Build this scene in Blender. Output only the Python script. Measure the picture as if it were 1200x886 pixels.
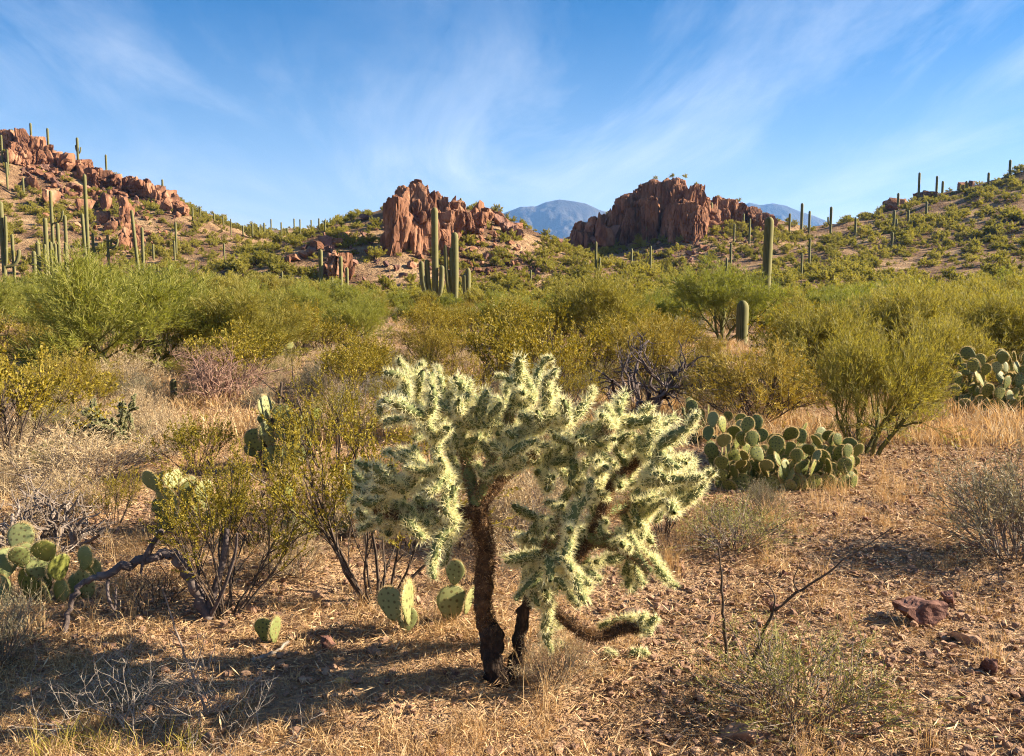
import bpy, math, random
import numpy as np
from mathutils import Matrix, Vector, Quaternion

# ------------------------------------------------------------------ clear
for o in list(bpy.data.objects):
    bpy.data.objects.remove(o)
scene = bpy.context.scene
COL = scene.collection
R = math.radians

# ------------------------------------------------------------------ camera
PW, PH, FPX = 1200.0, 886.0, 1039.0          # photograph size and focal length in its pixels
HORIZON = 330.0
CAMZ = 1.70
PITCH = math.atan((PH / 2 - HORIZON) / FPX)
cam_d = bpy.data.cameras.new('camera')
cam = bpy.data.objects.new('camera', cam_d)
COL.objects.link(cam)
cam.location = (0, 0, CAMZ)
cam.rotation_euler = (math.pi / 2 - PITCH, 0, 0)
cam_d.sensor_width = 36.0
cam_d.lens = 36.0 * FPX / PW
cam_d.clip_start = 0.05
cam_d.clip_end = 40000
scene.camera = cam

# ------------------------------------------------------------------ sun and sky
SUN_EL, SUN_AZ = R(27), R(2)                # azimuth: ahead of due right (+X towards +Y)
SUN = Vector((math.cos(SUN_EL) * math.cos(SUN_AZ), math.cos(SUN_EL) * math.sin(SUN_AZ), math.sin(SUN_EL)))
sl = bpy.data.lights.new('sun', 'SUN')
sl.energy = 5.0
sl.angle = R(0.53)
sl.color = (1.0, 0.86, 0.66)
so = bpy.data.objects.new('sun', sl)
COL.objects.link(so)
so.rotation_euler = SUN.to_track_quat('Z', 'Y').to_euler()

world = bpy.data.worlds.new('World')
scene.world = world
world.use_nodes = True
wn, wl = world.node_tree.nodes, world.node_tree.links
wn.clear()
def N(nodes, t, **kw):
    n = nodes.new(t)
    for k, v in kw.items():
        setattr(n, k, v)
    return n
w_out = N(wn, 'ShaderNodeOutputWorld')
w_bg = N(wn, 'ShaderNodeBackground')
w_bg.inputs['Strength'].default_value = 0.052
sky = N(wn, 'ShaderNodeTexSky', sky_type='NISHITA', sun_disc=False)
sky.sun_elevation = SUN_EL
sky.sun_rotation = math.pi / 2 - SUN_AZ
sky.altitude = 900
sky.air_density = 1.0
sky.dust_density = 0.9
sky.ozone_density = 3.0
# thin high cirrus: noise on a flat layer overhead, seen along the view direction
tc = N(wn, 'ShaderNodeTexCoord')
sep = N(wn, 'ShaderNodeSeparateXYZ')
wl.new(tc.outputs['Generated'], sep.inputs[0])
addz = N(wn, 'ShaderNodeMath', operation='ADD'); addz.inputs[1].default_value = 0.12
wl.new(sep.outputs['Z'], addz.inputs[0])
mxz = N(wn, 'ShaderNodeMath', operation='MAXIMUM'); mxz.inputs[1].default_value = 0.02
wl.new(addz.outputs[0], mxz.inputs[0])
dx = N(wn, 'ShaderNodeMath', operation='DIVIDE'); wl.new(sep.outputs['X'], dx.inputs[0]); wl.new(mxz.outputs[0], dx.inputs[1])
dy = N(wn, 'ShaderNodeMath', operation='DIVIDE'); wl.new(sep.outputs['Y'], dy.inputs[0]); wl.new(mxz.outputs[0], dy.inputs[1])
cmb = N(wn, 'ShaderNodeCombineXYZ'); wl.new(dx.outputs[0], cmb.inputs[0]); wl.new(dy.outputs[0], cmb.inputs[1])
mp = N(wn, 'ShaderNodeMapping'); mp.inputs['Rotation'].default_value = (0, 0, R(24)); mp.inputs['Scale'].default_value = (1.5, 0.42, 1)
mp.inputs['Location'].default_value = (3.1, 0.4, 0)
wl.new(cmb.outputs[0], mp.inputs[0])
n1 = N(wn, 'ShaderNodeTexNoise'); n1.inputs['Scale'].default_value = 1.0; n1.inputs['Detail'].default_value = 6; n1.inputs['Roughness'].default_value = 0.64
n1.inputs['Distortion'].default_value = 0.6
wl.new(mp.outputs[0], n1.inputs[0])
n2 = N(wn, 'ShaderNodeTexNoise'); n2.inputs['Scale'].default_value = 0.45; n2.inputs['Detail'].default_value = 3
wl.new(cmb.outputs[0], n2.inputs[0])
r1 = N(wn, 'ShaderNodeMapRange'); r1.inputs[1].default_value = 0.42; r1.inputs[2].default_value = 0.80; wl.new(n1.outputs[0], r1.inputs[0])
r2 = N(wn, 'ShaderNodeMapRange'); r2.inputs[1].default_value = 0.36; r2.inputs[2].default_value = 0.62; wl.new(n2.outputs[0], r2.inputs[0])
mul = N(wn, 'ShaderNodeMath', operation='MULTIPLY'); wl.new(r1.outputs[0], mul.inputs[0]); wl.new(r2.outputs[0], mul.inputs[1])
mul1 = N(wn, 'ShaderNodeMath', operation='MULTIPLY'); mul1.inputs[1].default_value = 0.62; wl.new(mul.outputs[0], mul1.inputs[0])
# the cirrus sheet thickens where it is seen at a low angle
veil = N(wn, 'ShaderNodeMapRange'); veil.inputs[1].default_value = 0.34; veil.inputs[2].default_value = 0.0; veil.inputs[4].default_value = 1.0; wl.new(sep.outputs['Z'], veil.inputs[0])
vp = N(wn, 'ShaderNodeMath', operation='POWER'); vp.inputs[1].default_value = 1.9; wl.new(veil.outputs[0], vp.inputs[0])
vn = N(wn, 'ShaderNodeMapRange'); vn.inputs[1].default_value = 0.3; vn.inputs[2].default_value = 0.7; vn.inputs[3].default_value = 0.75; vn.inputs[4].default_value = 1.0; wl.new(n1.outputs[0], vn.inputs[0])
vv = N(wn, 'ShaderNodeMath', operation='MULTIPLY'); wl.new(vp.outputs[0], vv.inputs[0]); wl.new(vn.outputs[0], vv.inputs[1])
mul2 = N(wn, 'ShaderNodeMath', operation='ADD'); mul2.use_clamp = True; wl.new(mul1.outputs[0], mul2.inputs[0]); wl.new(vv.outputs[0], mul2.inputs[1])
hsv = N(wn, 'ShaderNodeHueSaturation'); hsv.inputs['Hue'].default_value = 0.504; hsv.inputs['Saturation'].default_value = 1.75; hsv.inputs['Value'].default_value = 0.70
wl.new(sky.outputs[0], hsv.inputs['Color'])
cmix = N(wn, 'ShaderNodeMix', data_type='RGBA'); cmix.inputs[7].default_value = (5.6, 6.0, 6.6, 1)
wl.new(mul2.outputs[0], cmix.inputs[0]); wl.new(hsv.outputs[0], cmix.inputs[6])
wl.new(cmix.outputs[2], w_bg.inputs[0]); wl.new(w_bg.outputs[0], w_out.inputs[0])

vs = scene.view_settings
vs.view_transform = 'Standard'
vs.look = 'None'
vs.exposure = 1.95
vs.gamma = 1.0
vs.use_curve_mapping = False
scene.cycles.use_denoising = True
scene.cycles.denoising_prefilter = 'NONE'
scene.cycles.filter_width = 1.1
scene.cycles.max_bounces = 8
scene.cycles.transparent_max_bounces = 4
scene.cycles.transmission_bounces = 6
scene.cycles.diffuse_bounces = 6
scene.cycles.volume_bounces = 0
scene.cycles.caustics_reflective = False
scene.cycles.caustics_refractive = False
scene.cycles.sample_clamp_indirect = 6
scene.cycles.use_adaptive_sampling = True
scene.cycles.adaptive_threshold = 0.02

# ================================================================== helpers
rng = np.random.default_rng(7)
def nrm(a):
    return a / np.maximum(np.linalg.norm(a, axis=-1, keepdims=True), 1e-9)
def A(*v):
    return np.array(v, dtype=float)

_tab = np.random.default_rng(11).random(8192)
def vnoise(p):
    p = np.asarray(p, dtype=float)
    i = np.floor(p).astype(np.int64); f = p - i
    f = f * f * (3 - 2 * f)
    out = 0
    for a in (0, 1):
        for b in (0, 1):
            for c in (0, 1):
                h = ((i[..., 0] + a) * 73856093) ^ ((i[..., 1] + b) * 19349663) ^ ((i[..., 2] + c) * 83492791)
                v = _tab[(h ^ (h >> 13)) & 8191]
                w = (f[..., 0] if a else 1 - f[..., 0]) * (f[..., 1] if b else 1 - f[..., 1]) * (f[..., 2] if c else 1 - f[..., 2])
                out = out + v * w
    return out * 2 - 1
def fbm(p, octv=4, gain=0.5, lac=2.03):
    s, amp, q = 0, 1.0, np.asarray(p, dtype=float)
    for k in range(octv):
        s = s + amp * vnoise(q + 17.3 * k); q = q * lac; amp *= gain
    return s
def fbm2(x, y, scale, octv=4, z=0.0):
    return fbm(np.stack([np.asarray(x) / scale, np.asarray(y) / scale, np.full_like(np.asarray(x, dtype=float), z)], -1), octv)

class MB:
    """collects faces of several materials; build() links them as one mesh"""
    def __init__(s):
        s.V, s.F, s.n, s.attr = [], [], 0, []
    def add(s, V, F, mat=0, attr=None):
        V = np.asarray(V, dtype=np.float32).reshape(-1, 3)
        F = np.asarray(F, dtype=np.int64)
        s.V.append(V); s.F.append((F + s.n, mat)); s.n += len(V)
        s.attr.append(np.zeros(len(V), np.float32) if attr is None else np.asarray(attr, np.float32))
    def segs(s, P0, P1, R0, R1, n=3, mat=0):
        P0, P1 = np.asarray(P0, float), np.asarray(P1, float)
        if len(P0) == 0: return
        d = nrm(P1 - P0)
        ref = np.where(np.abs(d[:, 2:3]) > 0.9, A(1, 0, 0), A(0, 0, 1))
        a = nrm(np.cross(d, ref)); b = np.cross(d, a)
        th = np.arange(n) * 2 * math.pi / n
        ring = a[:, None, :] * np.cos(th)[None, :, None] + b[:, None, :] * np.sin(th)[None, :, None]
        V = np.stack([P0[:, None] + ring * np.asarray(R0)[:, None, None], P1[:, None] + ring * np.asarray(R1)[:, None, None]], 1)
        base = (np.arange(len(P0)) * 2 * n)[:, None]
        k = np.arange(n)[None]; k2 = (k + 1) % n
        F = np.stack([base + k, base + k2, base + n + k2, base + n + k], -1).reshape(-1, 4)
        s.add(V.reshape(-1, 3), F, mat)
    def leaves(s, B, D, L, W, rg, mat=0, side=None):
        """rhombic leaves or twiglets: base, unit direction, length, half width"""
        if len(B) == 0: return
        if side is None:
            side = nrm(np.cross(D, nrm(rg.normal(size=D.shape))))
        L = np.asarray(L)[:, None]; W = np.asarray(W)[:, None]
        V = np.stack([B, B + D * L * 0.5 + side * W, B + D * L, B + D * L * 0.5 - side * W], 1)
        F = np.arange(len(B) * 4).reshape(-1, 4)
        s.add(V.reshape(-1, 3), F, mat)
    def spikes(s, B, D, L, W, rg, mat=0):
        side = nrm(np.cross(D, nrm(rg.normal(size=D.shape))))
        L = np.asarray(L)[:, None]; W = np.asarray(W)[:, None]
        V = np.stack([B - side * W, B + side * W, B + D * L], 1)
        s.add(V.reshape(-1, 3), np.arange(len(B) * 3).reshape(-1, 3), mat)
    def tube(s, P, Rr, n=8, mat=0, rough=0.0, cap=True, seed=0):
        P = np.asarray(P, float); Rr = np.asarray(Rr, float); m = len(P)
        T = nrm(np.gradient(P, axis=0))
        a = nrm(np.cross(T[0], A(0.3, 1, 0.2))); rings = []
        th = np.arange(n) * 2 * math.pi / n
        for k in range(m):
            a = nrm(a - T[k] * np.dot(a, T[k])); b = np.cross(T[k], a)
            rr = np.full(n, Rr[k])
            rings.append(P[k] + (a[None] * np.cos(th)[:, None] + b[None] * np.sin(th)[:, None]) * rr[:, None])
        V = np.concatenate(rings)
        if rough:
            c = np.repeat(P, n, 0)
            V = c + (V - c) * (1 + rough * fbm(V / (np.mean(Rr) * 1.6) + seed * 3.1, 2))[:, None]
        k = np.arange(n); F = []
        for j in range(m - 1):
            F.append(np.stack([j * n + k, j * n + (k + 1) % n, (j + 1) * n + (k + 1) % n, (j + 1) * n + k], -1))
        F = np.concatenate(F)
        s.add(V, F, mat)
        if cap:
            for j, c in ((m - 1, P[-1] + T[-1] * Rr[-1] * 0.5), (0, P[0] - T[0] * Rr[0] * 0.3)):
                ringv = rings[j]
                Fc = np.stack([np.arange(n), (np.arange(n) + 1) % n, np.full(n, n)], -1)
                if j == 0: Fc = Fc[:, ::-1]
                s.add(np.concatenate([ringv, c[None]]), Fc, mat)
    def mesh(s, name, mats, smooth=False, attr_name=None):
        me = bpy.data.meshes.new(name)
        V = np.concatenate(s.V) if s.V else np.zeros((0, 3), np.float32)
        me.vertices.add(len(V)); me.vertices.foreach_set('co', V.astype(np.float32).ravel())
        tot = np.concatenate([np.full(len(F), F.shape[1], np.int32) for F, m in s.F])
        loops = np.concatenate([F.ravel() for F, m in s.F]).astype(np.int32)
        mi = np.concatenate([np.full(len(F), m, np.int32) for F, m in s.F])
        me.loops.add(len(loops)); me.loops.foreach_set('vertex_index', loops)
        me.polygons.add(len(tot))
        st = np.concatenate([[0], np.cumsum(tot)[:-1]]).astype(np.int32)
        me.polygons.foreach_set('loop_start', st)
        me.polygons.foreach_set('loop_total', tot)
        me.polygons.foreach_set('material_index', mi)
        me.polygons.foreach_set('use_smooth', np.full(len(tot), bool(smooth)))
        if not isinstance(mats, (list, tuple)): mats = [mats]
        for m in mats: me.materials.append(m)
        if attr_name:
            at = me.attributes.new(attr_name, 'FLOAT', 'POINT')
            at.data.foreach_set('value', np.concatenate(s.attr))
        me.update(calc_edges=True)
        return me
    def build(s, name, mats, parent=None, smooth=False, attr_name=None):
        return link(name, s.mesh(name, mats, smooth, attr_name), parent)

def link(name, me, parent=None):
    o = bpy.data.objects.new(name, me)
    COL.objects.link(o)
    if parent is not None: o.parent = parent
    return o
def tag(o, label, cat, group=None):
    o['label'] = label; o['category'] = cat
    if group: o['group'] = group
    return o
def structure(o):
    o['kind'] = 'structure'; return o
def stuff(o, label=None, cat=None):
    o['kind'] = 'stuff'
    if label: tag(o, label, cat)
    return o
def thing(name, label, cat, loc=(0, 0, 0), rz=0.0, sc=1.0, group=None):
    o = bpy.data.objects.new(name, None)
    o.empty_display_size = 0.1
    COL.objects.link(o)
    place(o, loc, rz, sc)
    return tag(o, label, cat, group)
def place(o, loc, rz=0.0, sc=1.0, tilt=(0, 0)):
    o.location = tuple(float(v) for v in loc); o.rotation_euler = (tilt[0], tilt[1], rz)
    o.scale = (sc, sc, sc) if np.isscalar(sc) else tuple(sc)
def thing_from(parts, name, label, cat, loc, rz=0.0, sc=1.0, group=None, tilt=(0, 0)):
    """parts: list of (part name, mesh) shared between copies"""
    t = thing(name, label, cat, loc, rz, sc, group); t.rotation_euler = (tilt[0], tilt[1], rz)
    for pn, me in parts:
        link(pn, me, t)
    return t
def frame(pos, zdir, roll=0.0, sc=(1, 1, 1)):
    q = Vector(zdir).to_track_quat('Z', 'Y')
    return Matrix.Translation(Vector(pos)) @ (q @ Quaternion((0, 0, 1), roll)).to_matrix().to_4x4() @ Matrix.Diagonal((*sc, 1))

def catmull(P, k=4):
    P = np.asarray(P, float)
    Q = np.concatenate([[2 * P[0] - P[1]], P, [2 * P[-1] - P[-2]]])
    out = []
    for i in range(1, len(Q) - 2):
        for t in np.arange(k) / k:
            a, b, c, d = Q[i - 1], Q[i], Q[i + 1], Q[i + 2]
            out.append(0.5 * (2 * b + (c - a) * t + (2 * a - 5 * b + 4 * c - d) * t * t + (3 * b - a - 3 * c + d) * t ** 3))
    out.append(P[-1])
    return np.array(out)

# ------------------------------------------------------------------ pixels to directions
_cp, _sp = math.cos(PITCH), math.sin(PITCH)
def ray(px, py):
    """direction with unit depth along +Y"""
    u = (np.asarray(px, float) - PW / 2) / FPX; v = (PH / 2 - np.asarray(py, float)) / FPX
    d = np.stack([u, _cp + v * _sp, -_sp + v * _cp], -1)
    return d / d[..., 1:2]
def at(px, py, depth):
    d = ray(px, py) * np.asarray(depth, float)[..., None]
    return d + A(0, 0, CAMZ)
def project(P):
    P = np.asarray(P, float) - A(0, 0, CAMZ)
    f = P[..., 1] * _cp - P[..., 2] * _sp; u = P[..., 1] * _sp + P[..., 2] * _cp
    return PW / 2 + FPX * P[..., 0] / f, PH / 2 - FPX * u / f

# ================================================================== terrain
RIDGES = []
def ridge(pts, w, power=1.25, rough=0.06, back=None):
    C = np.array([at(a, b, d) for a, b, d in pts])
    RIDGES.append((C, w, power, rough))
ridge([(-160, 118, 205), (-60, 140, 195), (0, 158, 190), (40, 168, 188), (75, 186, 188), (110, 200, 190), (150, 212, 195), (190, 226, 200),
       (215, 243, 203), (240, 259, 208), (272, 282, 215), (310, 304, 222)], 105, 1.5, 0.05)
ridge([(200, 268, 400), (265, 273, 390), (310, 270, 385), (350, 267, 380), (390, 266, 380), (450, 272, 380), (560, 300, 380)], 170, 1.2, 0.04)
ridge([(300, 320, 186), (345, 298, 178), (380, 274, 168), (420, 252, 158), (450, 243, 150), (475, 238, 145), (495, 232, 145), (515, 236, 147),
       (545, 243, 150), (580, 249, 155), (605, 272, 160), (640, 302, 165), (690, 318, 170)], 52, 1.7, 0.05)
ridge([(630, 304, 200), (665, 287, 200), (700, 268, 200), (740, 248, 201), (770, 236, 202), (800, 230, 203), (830, 238, 205), (870, 247, 207),
       (900, 264, 212), (940, 277, 222), (980, 283, 232), (1020, 294, 240)], 80, 1.7, 0.04)
ridge([(960, 296, 236), (1000, 271, 228), (1040, 245, 220), (1080, 231, 214), (1130, 220, 208), (1200, 199, 202), (1300, 170, 196), (1420, 150, 190)], 140, 1.7, 0.03)

def hills(x, y):
    """height added by the hills, and a 0..1 hill mask"""
    x = np.asarray(x, float); y = np.asarray(y, float)
    tot = np.zeros_like(x); mask = np.zeros_like(x)
    warp = 6.0 * fbm2(x, y, 28.0, 2, 3.3)
    for C, w, pw, rough in RIDGES:
        best = np.full_like(x, 1e9); H = np.zeros_like(x)
        for i in range(len(C) - 1):
            a, b = C[i], C[i + 1]; ab = b[:2] - a[:2]
            t = np.clip(((x - a[0]) * ab[0] + (y - a[1]) * ab[1]) / (ab @ ab), 0, 1)
            dd = np.hypot(x - a[0] - t * ab[0], y - a[1] - t * ab[1])
            m = dd < best
            best = np.where(m, dd, best); H = np.where(m, a[2] + t * (b[2] - a[2]), H)
        r = np.clip((best + warp * np.clip(best / 15, 0, 1)) / w, 0, 1)
        p = (1 - r) ** pw
        h = H * p * (1 + rough * fbm2(x, y, 16.0, 3, 9.1) * np.clip(r * 6, 0, 1))
        tot = np.maximum(tot, h); mask = np.maximum(mask, np.clip(1.15 - r * 1.15, 0, 1))
    return tot, mask
def ground(x, y):
    x = np.asarray(x, float); y = np.asarray(y, float)
    far = np.clip((np.hypot(x, y) - 12) / 60, 0, 1)
    b = 0.05 * fbm2(x, y, 2.3, 3) * np.clip(y - 1, 0, 1) + far * (0.4 * fbm2(x, y, 21.0, 3) - 0.55)
    h, m = hills(x, y)
    return b * (1 - 0.9 * np.clip(m * 2, 0, 1)) + h + m * 0.5 * fbm2(x, y, 5.0, 3, 5.5)
_STEPS = np.concatenate([np.geomspace(2.0, 60, 160), np.arange(60.5, 460, 0.8)])
def hit(px, py):
    """first point of the terrain along each pixel's ray"""
    px = np.atleast_1d(np.asarray(px, float)); py = np.atleast_1d(np.asarray(py, float))
    d = ray(px, py)
    Z = CAMZ + d[:, None, 2] * _STEPS[None]
    X = d[:, None, 0] * _STEPS[None]; Y = np.broadcast_to(_STEPS[None], X.shape)
    g = ground(X, Y)
    below = Z < g
    k = np.where(below.any(1), below.argmax(1), len(_STEPS) - 1)
    k0 = np.maximum(k - 1, 0); n = np.arange(len(px))
    e0 = (Z - g)[n, k0]; e1 = (Z - g)[n, k]
    t = np.clip(e0 / np.where(np.abs(e0 - e1) < 1e-9, 1, e0 - e1), 0, 1)
    D = _STEPS[k0] + (_STEPS[k] - _STEPS[k0]) * t
    P = d * D[:, None]; P[:, 2] = ground(P[:, 0], P[:, 1])
    P[~below.any(1)] = np.nan
    return P
def foot(px, py):
    return hit(px, py)[0]
def stand(px, depth):
    """ground point in the column of a pixel at a known distance"""
    x = (px - PW / 2) / FPX * depth / (_cp) * 1.0
    return A(x, depth, float(ground(A(x), A(depth))[0]))

# ================================================================== materials
MATS = {}
def material(name, rough=0.9, spec=0.2):
    m = bpy.data.materials.new(name); m.use_nodes = True
    nt = m.node_tree; b = nt.nodes['Principled BSDF']
    b.inputs['Roughness'].default_value = rough
    b.inputs['Specular IOR Level'].default_value = spec
    MATS[name] = m
    return m, nt.nodes, nt.links, b
def ramp(nodes, stops):
    r = nodes.new('ShaderNodeValToRGB'); e = r.color_ramp.elements
    while len(e) < len(stops): e.new(0.5)
    for el, (p, c) in zip(e, stops):
        el.position = p; el.color = (*c, 1)
    return r
def leaf_material(name, stops, trans=0.35, tint=(1.1, 1.15, 0.6), rough=0.6, spec=0.25, objvar=0.3):
    """colour varies from leaf to leaf and from plant to plant; light passes through"""
    m, n, l, b = material(name, rough, spec)
    g = n.new('ShaderNodeNewGeometry'); oi = n.new('ShaderNodeObjectInfo')
    mx = n.new('ShaderNodeMix'); mx.data_type = 'FLOAT'; mx.inputs[0].default_value = objvar
    l.new(g.outputs['Random Per Island'], mx.inputs[2]); l.new(oi.outputs['Random'], mx.inputs[3])
    r = ramp(n, stops); l.new(mx.outputs[0], r.inputs[0])
    l.new(r.outputs[0], b.inputs['Base Color'])
    if trans:
        t = n.new('ShaderNodeBsdfTranslucent'); ml = n.new('ShaderNodeMix'); ml.data_type = 'RGBA'; ml.blend_type = 'MULTIPLY'
        ml.inputs[0].default_value = 1.0; ml.inputs[7].default_value = (*tint, 1)
        l.new(r.outputs[0], ml.inputs[6]); l.new(ml.outputs[2], t.inputs[0])
        ms = n.new('ShaderNodeMixShader'); ms.inputs[0].default_value = trans
        l.new(b.outputs[0], ms.inputs[1]); l.new(t.outputs[0], ms.inputs[2])
        l.new(ms.outputs[0], n['Material Output'].inputs[0])
    return m
def noise_material(name, stops, scale=8.0, detail=6, rough=0.9, bump=0.4, bscale=None, bdist=0.02, spec=0.15, coord='Object', stretch=(1, 1, 1), distort=0.0):
    m, n, l, b = material(name, rough, spec)
    c = n.new('ShaderNodeTexCoord'); mp = n.new('ShaderNodeMapping'); mp.inputs['Scale'].default_value = stretch
    l.new(c.outputs[coord], mp.inputs[0])
    t = n.new('ShaderNodeTexNoise'); t.inputs['Scale'].default_value = scale; t.inputs['Detail'].default_value = detail
    t.inputs['Roughness'].default_value = 0.65; t.inputs['Distortion'].default_value = distort
    l.new(mp.outputs[0], t.inputs[0])
    r = ramp(n, stops); l.new(t.outputs[0], r.inputs[0]); l.new(r.outputs[0], b.inputs['Base Color'])
    if bump:
        t2 = n.new('ShaderNodeTexNoise'); t2.inputs['Scale'].default_value = bscale or scale * 3; t2.inputs['Detail'].default_value = 5
        l.new(mp.outputs[0], t2.inputs[0])
        bp = n.new('ShaderNodeBump'); bp.inputs['Strength'].default_value = bump; bp.inputs['Distance'].default_value = bdist
        l.new(t2.outputs[0], bp.inputs['Height']); l.new(bp.outputs[0], b.inputs['Normal'])
    return m

M_PALO = leaf_material('palo_verde_twigs', [(0, (0.175, 0.160, 0.032)), (0.5, (0.27, 0.238, 0.052)), (1, (0.39, 0.335, 0.095))], 0.42, (1.15, 1.1, 0.5))
M_PALOG = leaf_material('palo_verde_green_twigs', [(0, (0.15, 0.165, 0.030)), (0.5, (0.225, 0.225, 0.042)), (1, (0.32, 0.295, 0.075))], 0.42, (1.1, 1.15, 0.5))
M_CREO = leaf_material('creosote_leaves', [(0, (0.125, 0.115, 0.014)), (0.5, (0.23, 0.185, 0.020)), (1, (0.38, 0.285, 0.036))], 0.36, (1.15, 1.05, 0.4))
M_HILL = leaf_material('hill_shrub_leaves', [(0, (0.20, 0.185, 0.036)), (0.5, (0.31, 0.275, 0.056)), (1, (0.44, 0.37, 0.10))], 0.45, (1.1, 1.1, 0.5), objvar=0.55)
M_GREY = leaf_material('grey_leaves', [(0, (0.17, 0.155, 0.085)), (0.5, (0.25, 0.22, 0.13)), (1, (0.34, 0.29, 0.18))], 0.25, (1.1, 1.0, 0.7))
M_YELL = leaf_material('yellow_twigs', [(0, (0.20, 0.165, 0.028)), (0.5, (0.29, 0.225, 0.035)), (1, (0.38, 0.29, 0.06))], 0.35, (1.15, 1.0, 0.5))
M_STRAW = leaf_material('dry_grass_blades', [(0, (0.30, 0.185, 0.085)), (0.5, (0.47, 0.315, 0.15)), (1, (0.66, 0.49, 0.27))], 0.30, (1.1, 0.95, 0.7), objvar=0.2)
M_PALE = leaf_material('pale_grass_blades', [(0, (0.36, 0.26, 0.13)), (0.5, (0.46, 0.35, 0.20)), (1, (0.56, 0.45, 0.28))], 0.25, (1.1, 1.0, 0.8), objvar=0.2)
M_GRASSG = leaf_material('green_grass_blades', [(0, (0.22, 0.21, 0.03)), (0.5, (0.34, 0.30, 0.045)), (1, (0.48, 0.38, 0.10))], 0.35, (1.1, 1.1, 0.5))
M_LITTER = leaf_material('litter_bits', [(0, (0.18, 0.100, 0.048)), (0.35, (0.36, 0.215, 0.10)), (0.7, (0.51, 0.335, 0.165)), (1, (0.64, 0.48, 0.28))], 0.12, (1, 0.95, 0.7), objvar=0.1)
M_SPINE = leaf_material('cholla_spines', [(0, (0.74, 0.68, 0.36)), (0.5, (0.85, 0.80, 0.50)), (1, (0.92, 0.89, 0.64))], 0.6, (1.0, 1.0, 0.88), 0.4, 0.4, objvar=0.1)
M_SPINEB = leaf_material('brown_spines', [(0, (0.07, 0.038, 0.018)), (0.5, (0.20, 0.115, 0.055)), (1, (0.62, 0.44, 0.25))], 0.3, (1, 0.9, 0.7))
M_SPINEP = leaf_material('pear_spines', [(0, (0.50, 0.34, 0.15)), (0.5, (0.66, 0.52, 0.28)), (1, (0.78, 0.68, 0.44))], 0.5, (1, 0.95, 0.75))
M_CHOLLA = noise_material('cholla_skin', [(0.3, (0.085, 0.105, 0.038)), (0.55, (0.15, 0.17, 0.062)), (0.75, (0.23, 0.235, 0.10))], 40, 3, 0.7, 0.4, 120, 0.004)
M_CHBARK = noise_material('cholla_bark', [(0.3, (0.035, 0.020, 0.012)), (0.55, (0.095, 0.055, 0.028)), (0.75, (0.19, 0.115, 0.06))], 38, 4, 0.95, 0.9, 90, 0.012)
M_BARK = noise_material('dark_bark', [(0.3, (0.045, 0.032, 0.024)), (0.55, (0.085, 0.062, 0.046)), (0.75, (0.17, 0.13, 0.10))], 14, 5, 0.95, 0.6, 50, 0.01)
M_DEAD = noise_material('grey_dead_wood', [(0.3, (0.10, 0.075, 0.058)), (0.5, (0.19, 0.15, 0.12)), (0.75, (0.36, 0.30, 0.25))], 10, 5, 0.95, 0.5, 60, 0.008, stretch=(1, 1, 1))
M_DARKDEAD = noise_material('dark_grey_dead_wood', [(0.3, (0.055, 0.042, 0.038)), (0.5, (0.11, 0.085, 0.078)), (0.75, (0.22, 0.18, 0.16))], 10, 5, 0.95, 0.5, 60, 0.008)
M_DEADP = noise_material('pink_dead_wood', [(0.3, (0.17, 0.10, 0.075)), (0.5, (0.28, 0.17, 0.125)), (0.75, (0.42, 0.29, 0.21))], 12, 5, 0.95, 0.5, 60, 0.008)
M_TWIGW = noise_material('whitish_twigs', [(0.3, (0.15, 0.12, 0.095)), (0.6, (0.30, 0.255, 0.21))], 20, 3, 0.9, 0.3, 60, 0.004)
M_GBARK = noise_material('green_bark', [(0.3, (0.075, 0.07, 0.025)), (0.55, (0.12, 0.115, 0.035)), (0.8, (0.18, 0.16, 0.06))], 10, 4, 0.85, 0.3, 50, 0.006)

# prickly pear skin: dull green with rows of pale areoles
def pear_material(name, c0, c1, dot):
    m, n, l, b = material(name, 0.55, 0.35)
    c = n.new('ShaderNodeTexCoord')
    t = n.new('ShaderNodeTexNoise'); t.inputs['Scale'].default_value = 14; t.inputs['Detail'].default_value = 5; l.new(c.outputs['Object'], t.inputs[0])
    oi = n.new('ShaderNodeObjectInfo')
    mxf = n.new('ShaderNodeMix'); mxf.data_type = 'FLOAT'; mxf.inputs[0].default_value = 0.45
    l.new(t.outputs[0], mxf.inputs[2]); l.new(oi.outputs['Random'], mxf.inputs[3])
    r = ramp(n, [(0.25, c0), (0.8, c1)]); l.new(mxf.outputs[0], r.inputs[0])
    v = n.new('ShaderNodeTexVoronoi'); v.inputs['Scale'].default_value = 32; v.inputs['Randomness'].default_value = 0.35; l.new(c.outputs['Object'], v.inputs[0])
    mr = n.new('ShaderNodeMapRange'); mr.inputs[1].default_value = 0.27; mr.inputs[2].default_value = 0.15; l.new(v.outputs['Distance'], mr.inputs[0])
    mx = n.new('ShaderNodeMix'); mx.data_type = 'RGBA'; mx.inputs[7].default_value = (*dot, 1)
    l.new(mr.outputs[0], mx.inputs[0]); l.new(r.outputs[0], mx.inputs[6]); l.new(mx.outputs[2], b.inputs['Base Color'])
    bp = n.new('ShaderNodeBump'); bp.inputs['Strength'].default_value = 0.35; bp.inputs['Distance'].default_value = 0.004
    l.new(t.outputs[0], bp.inputs['Height']); l.new(bp.outputs[0], b.inputs['Normal'])
    return m
M_PEAR = pear_material('prickly_pear_skin', (0.095, 0.112, 0.022), (0.20, 0.205, 0.045), (0.035, 0.045, 0.018))
M_PEARY = pear_material('pale_prickly_pear_skin', (0.15, 0.17, 0.055), (0.26, 0.27, 0.11), (0.10, 0.085, 0.03))

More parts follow.
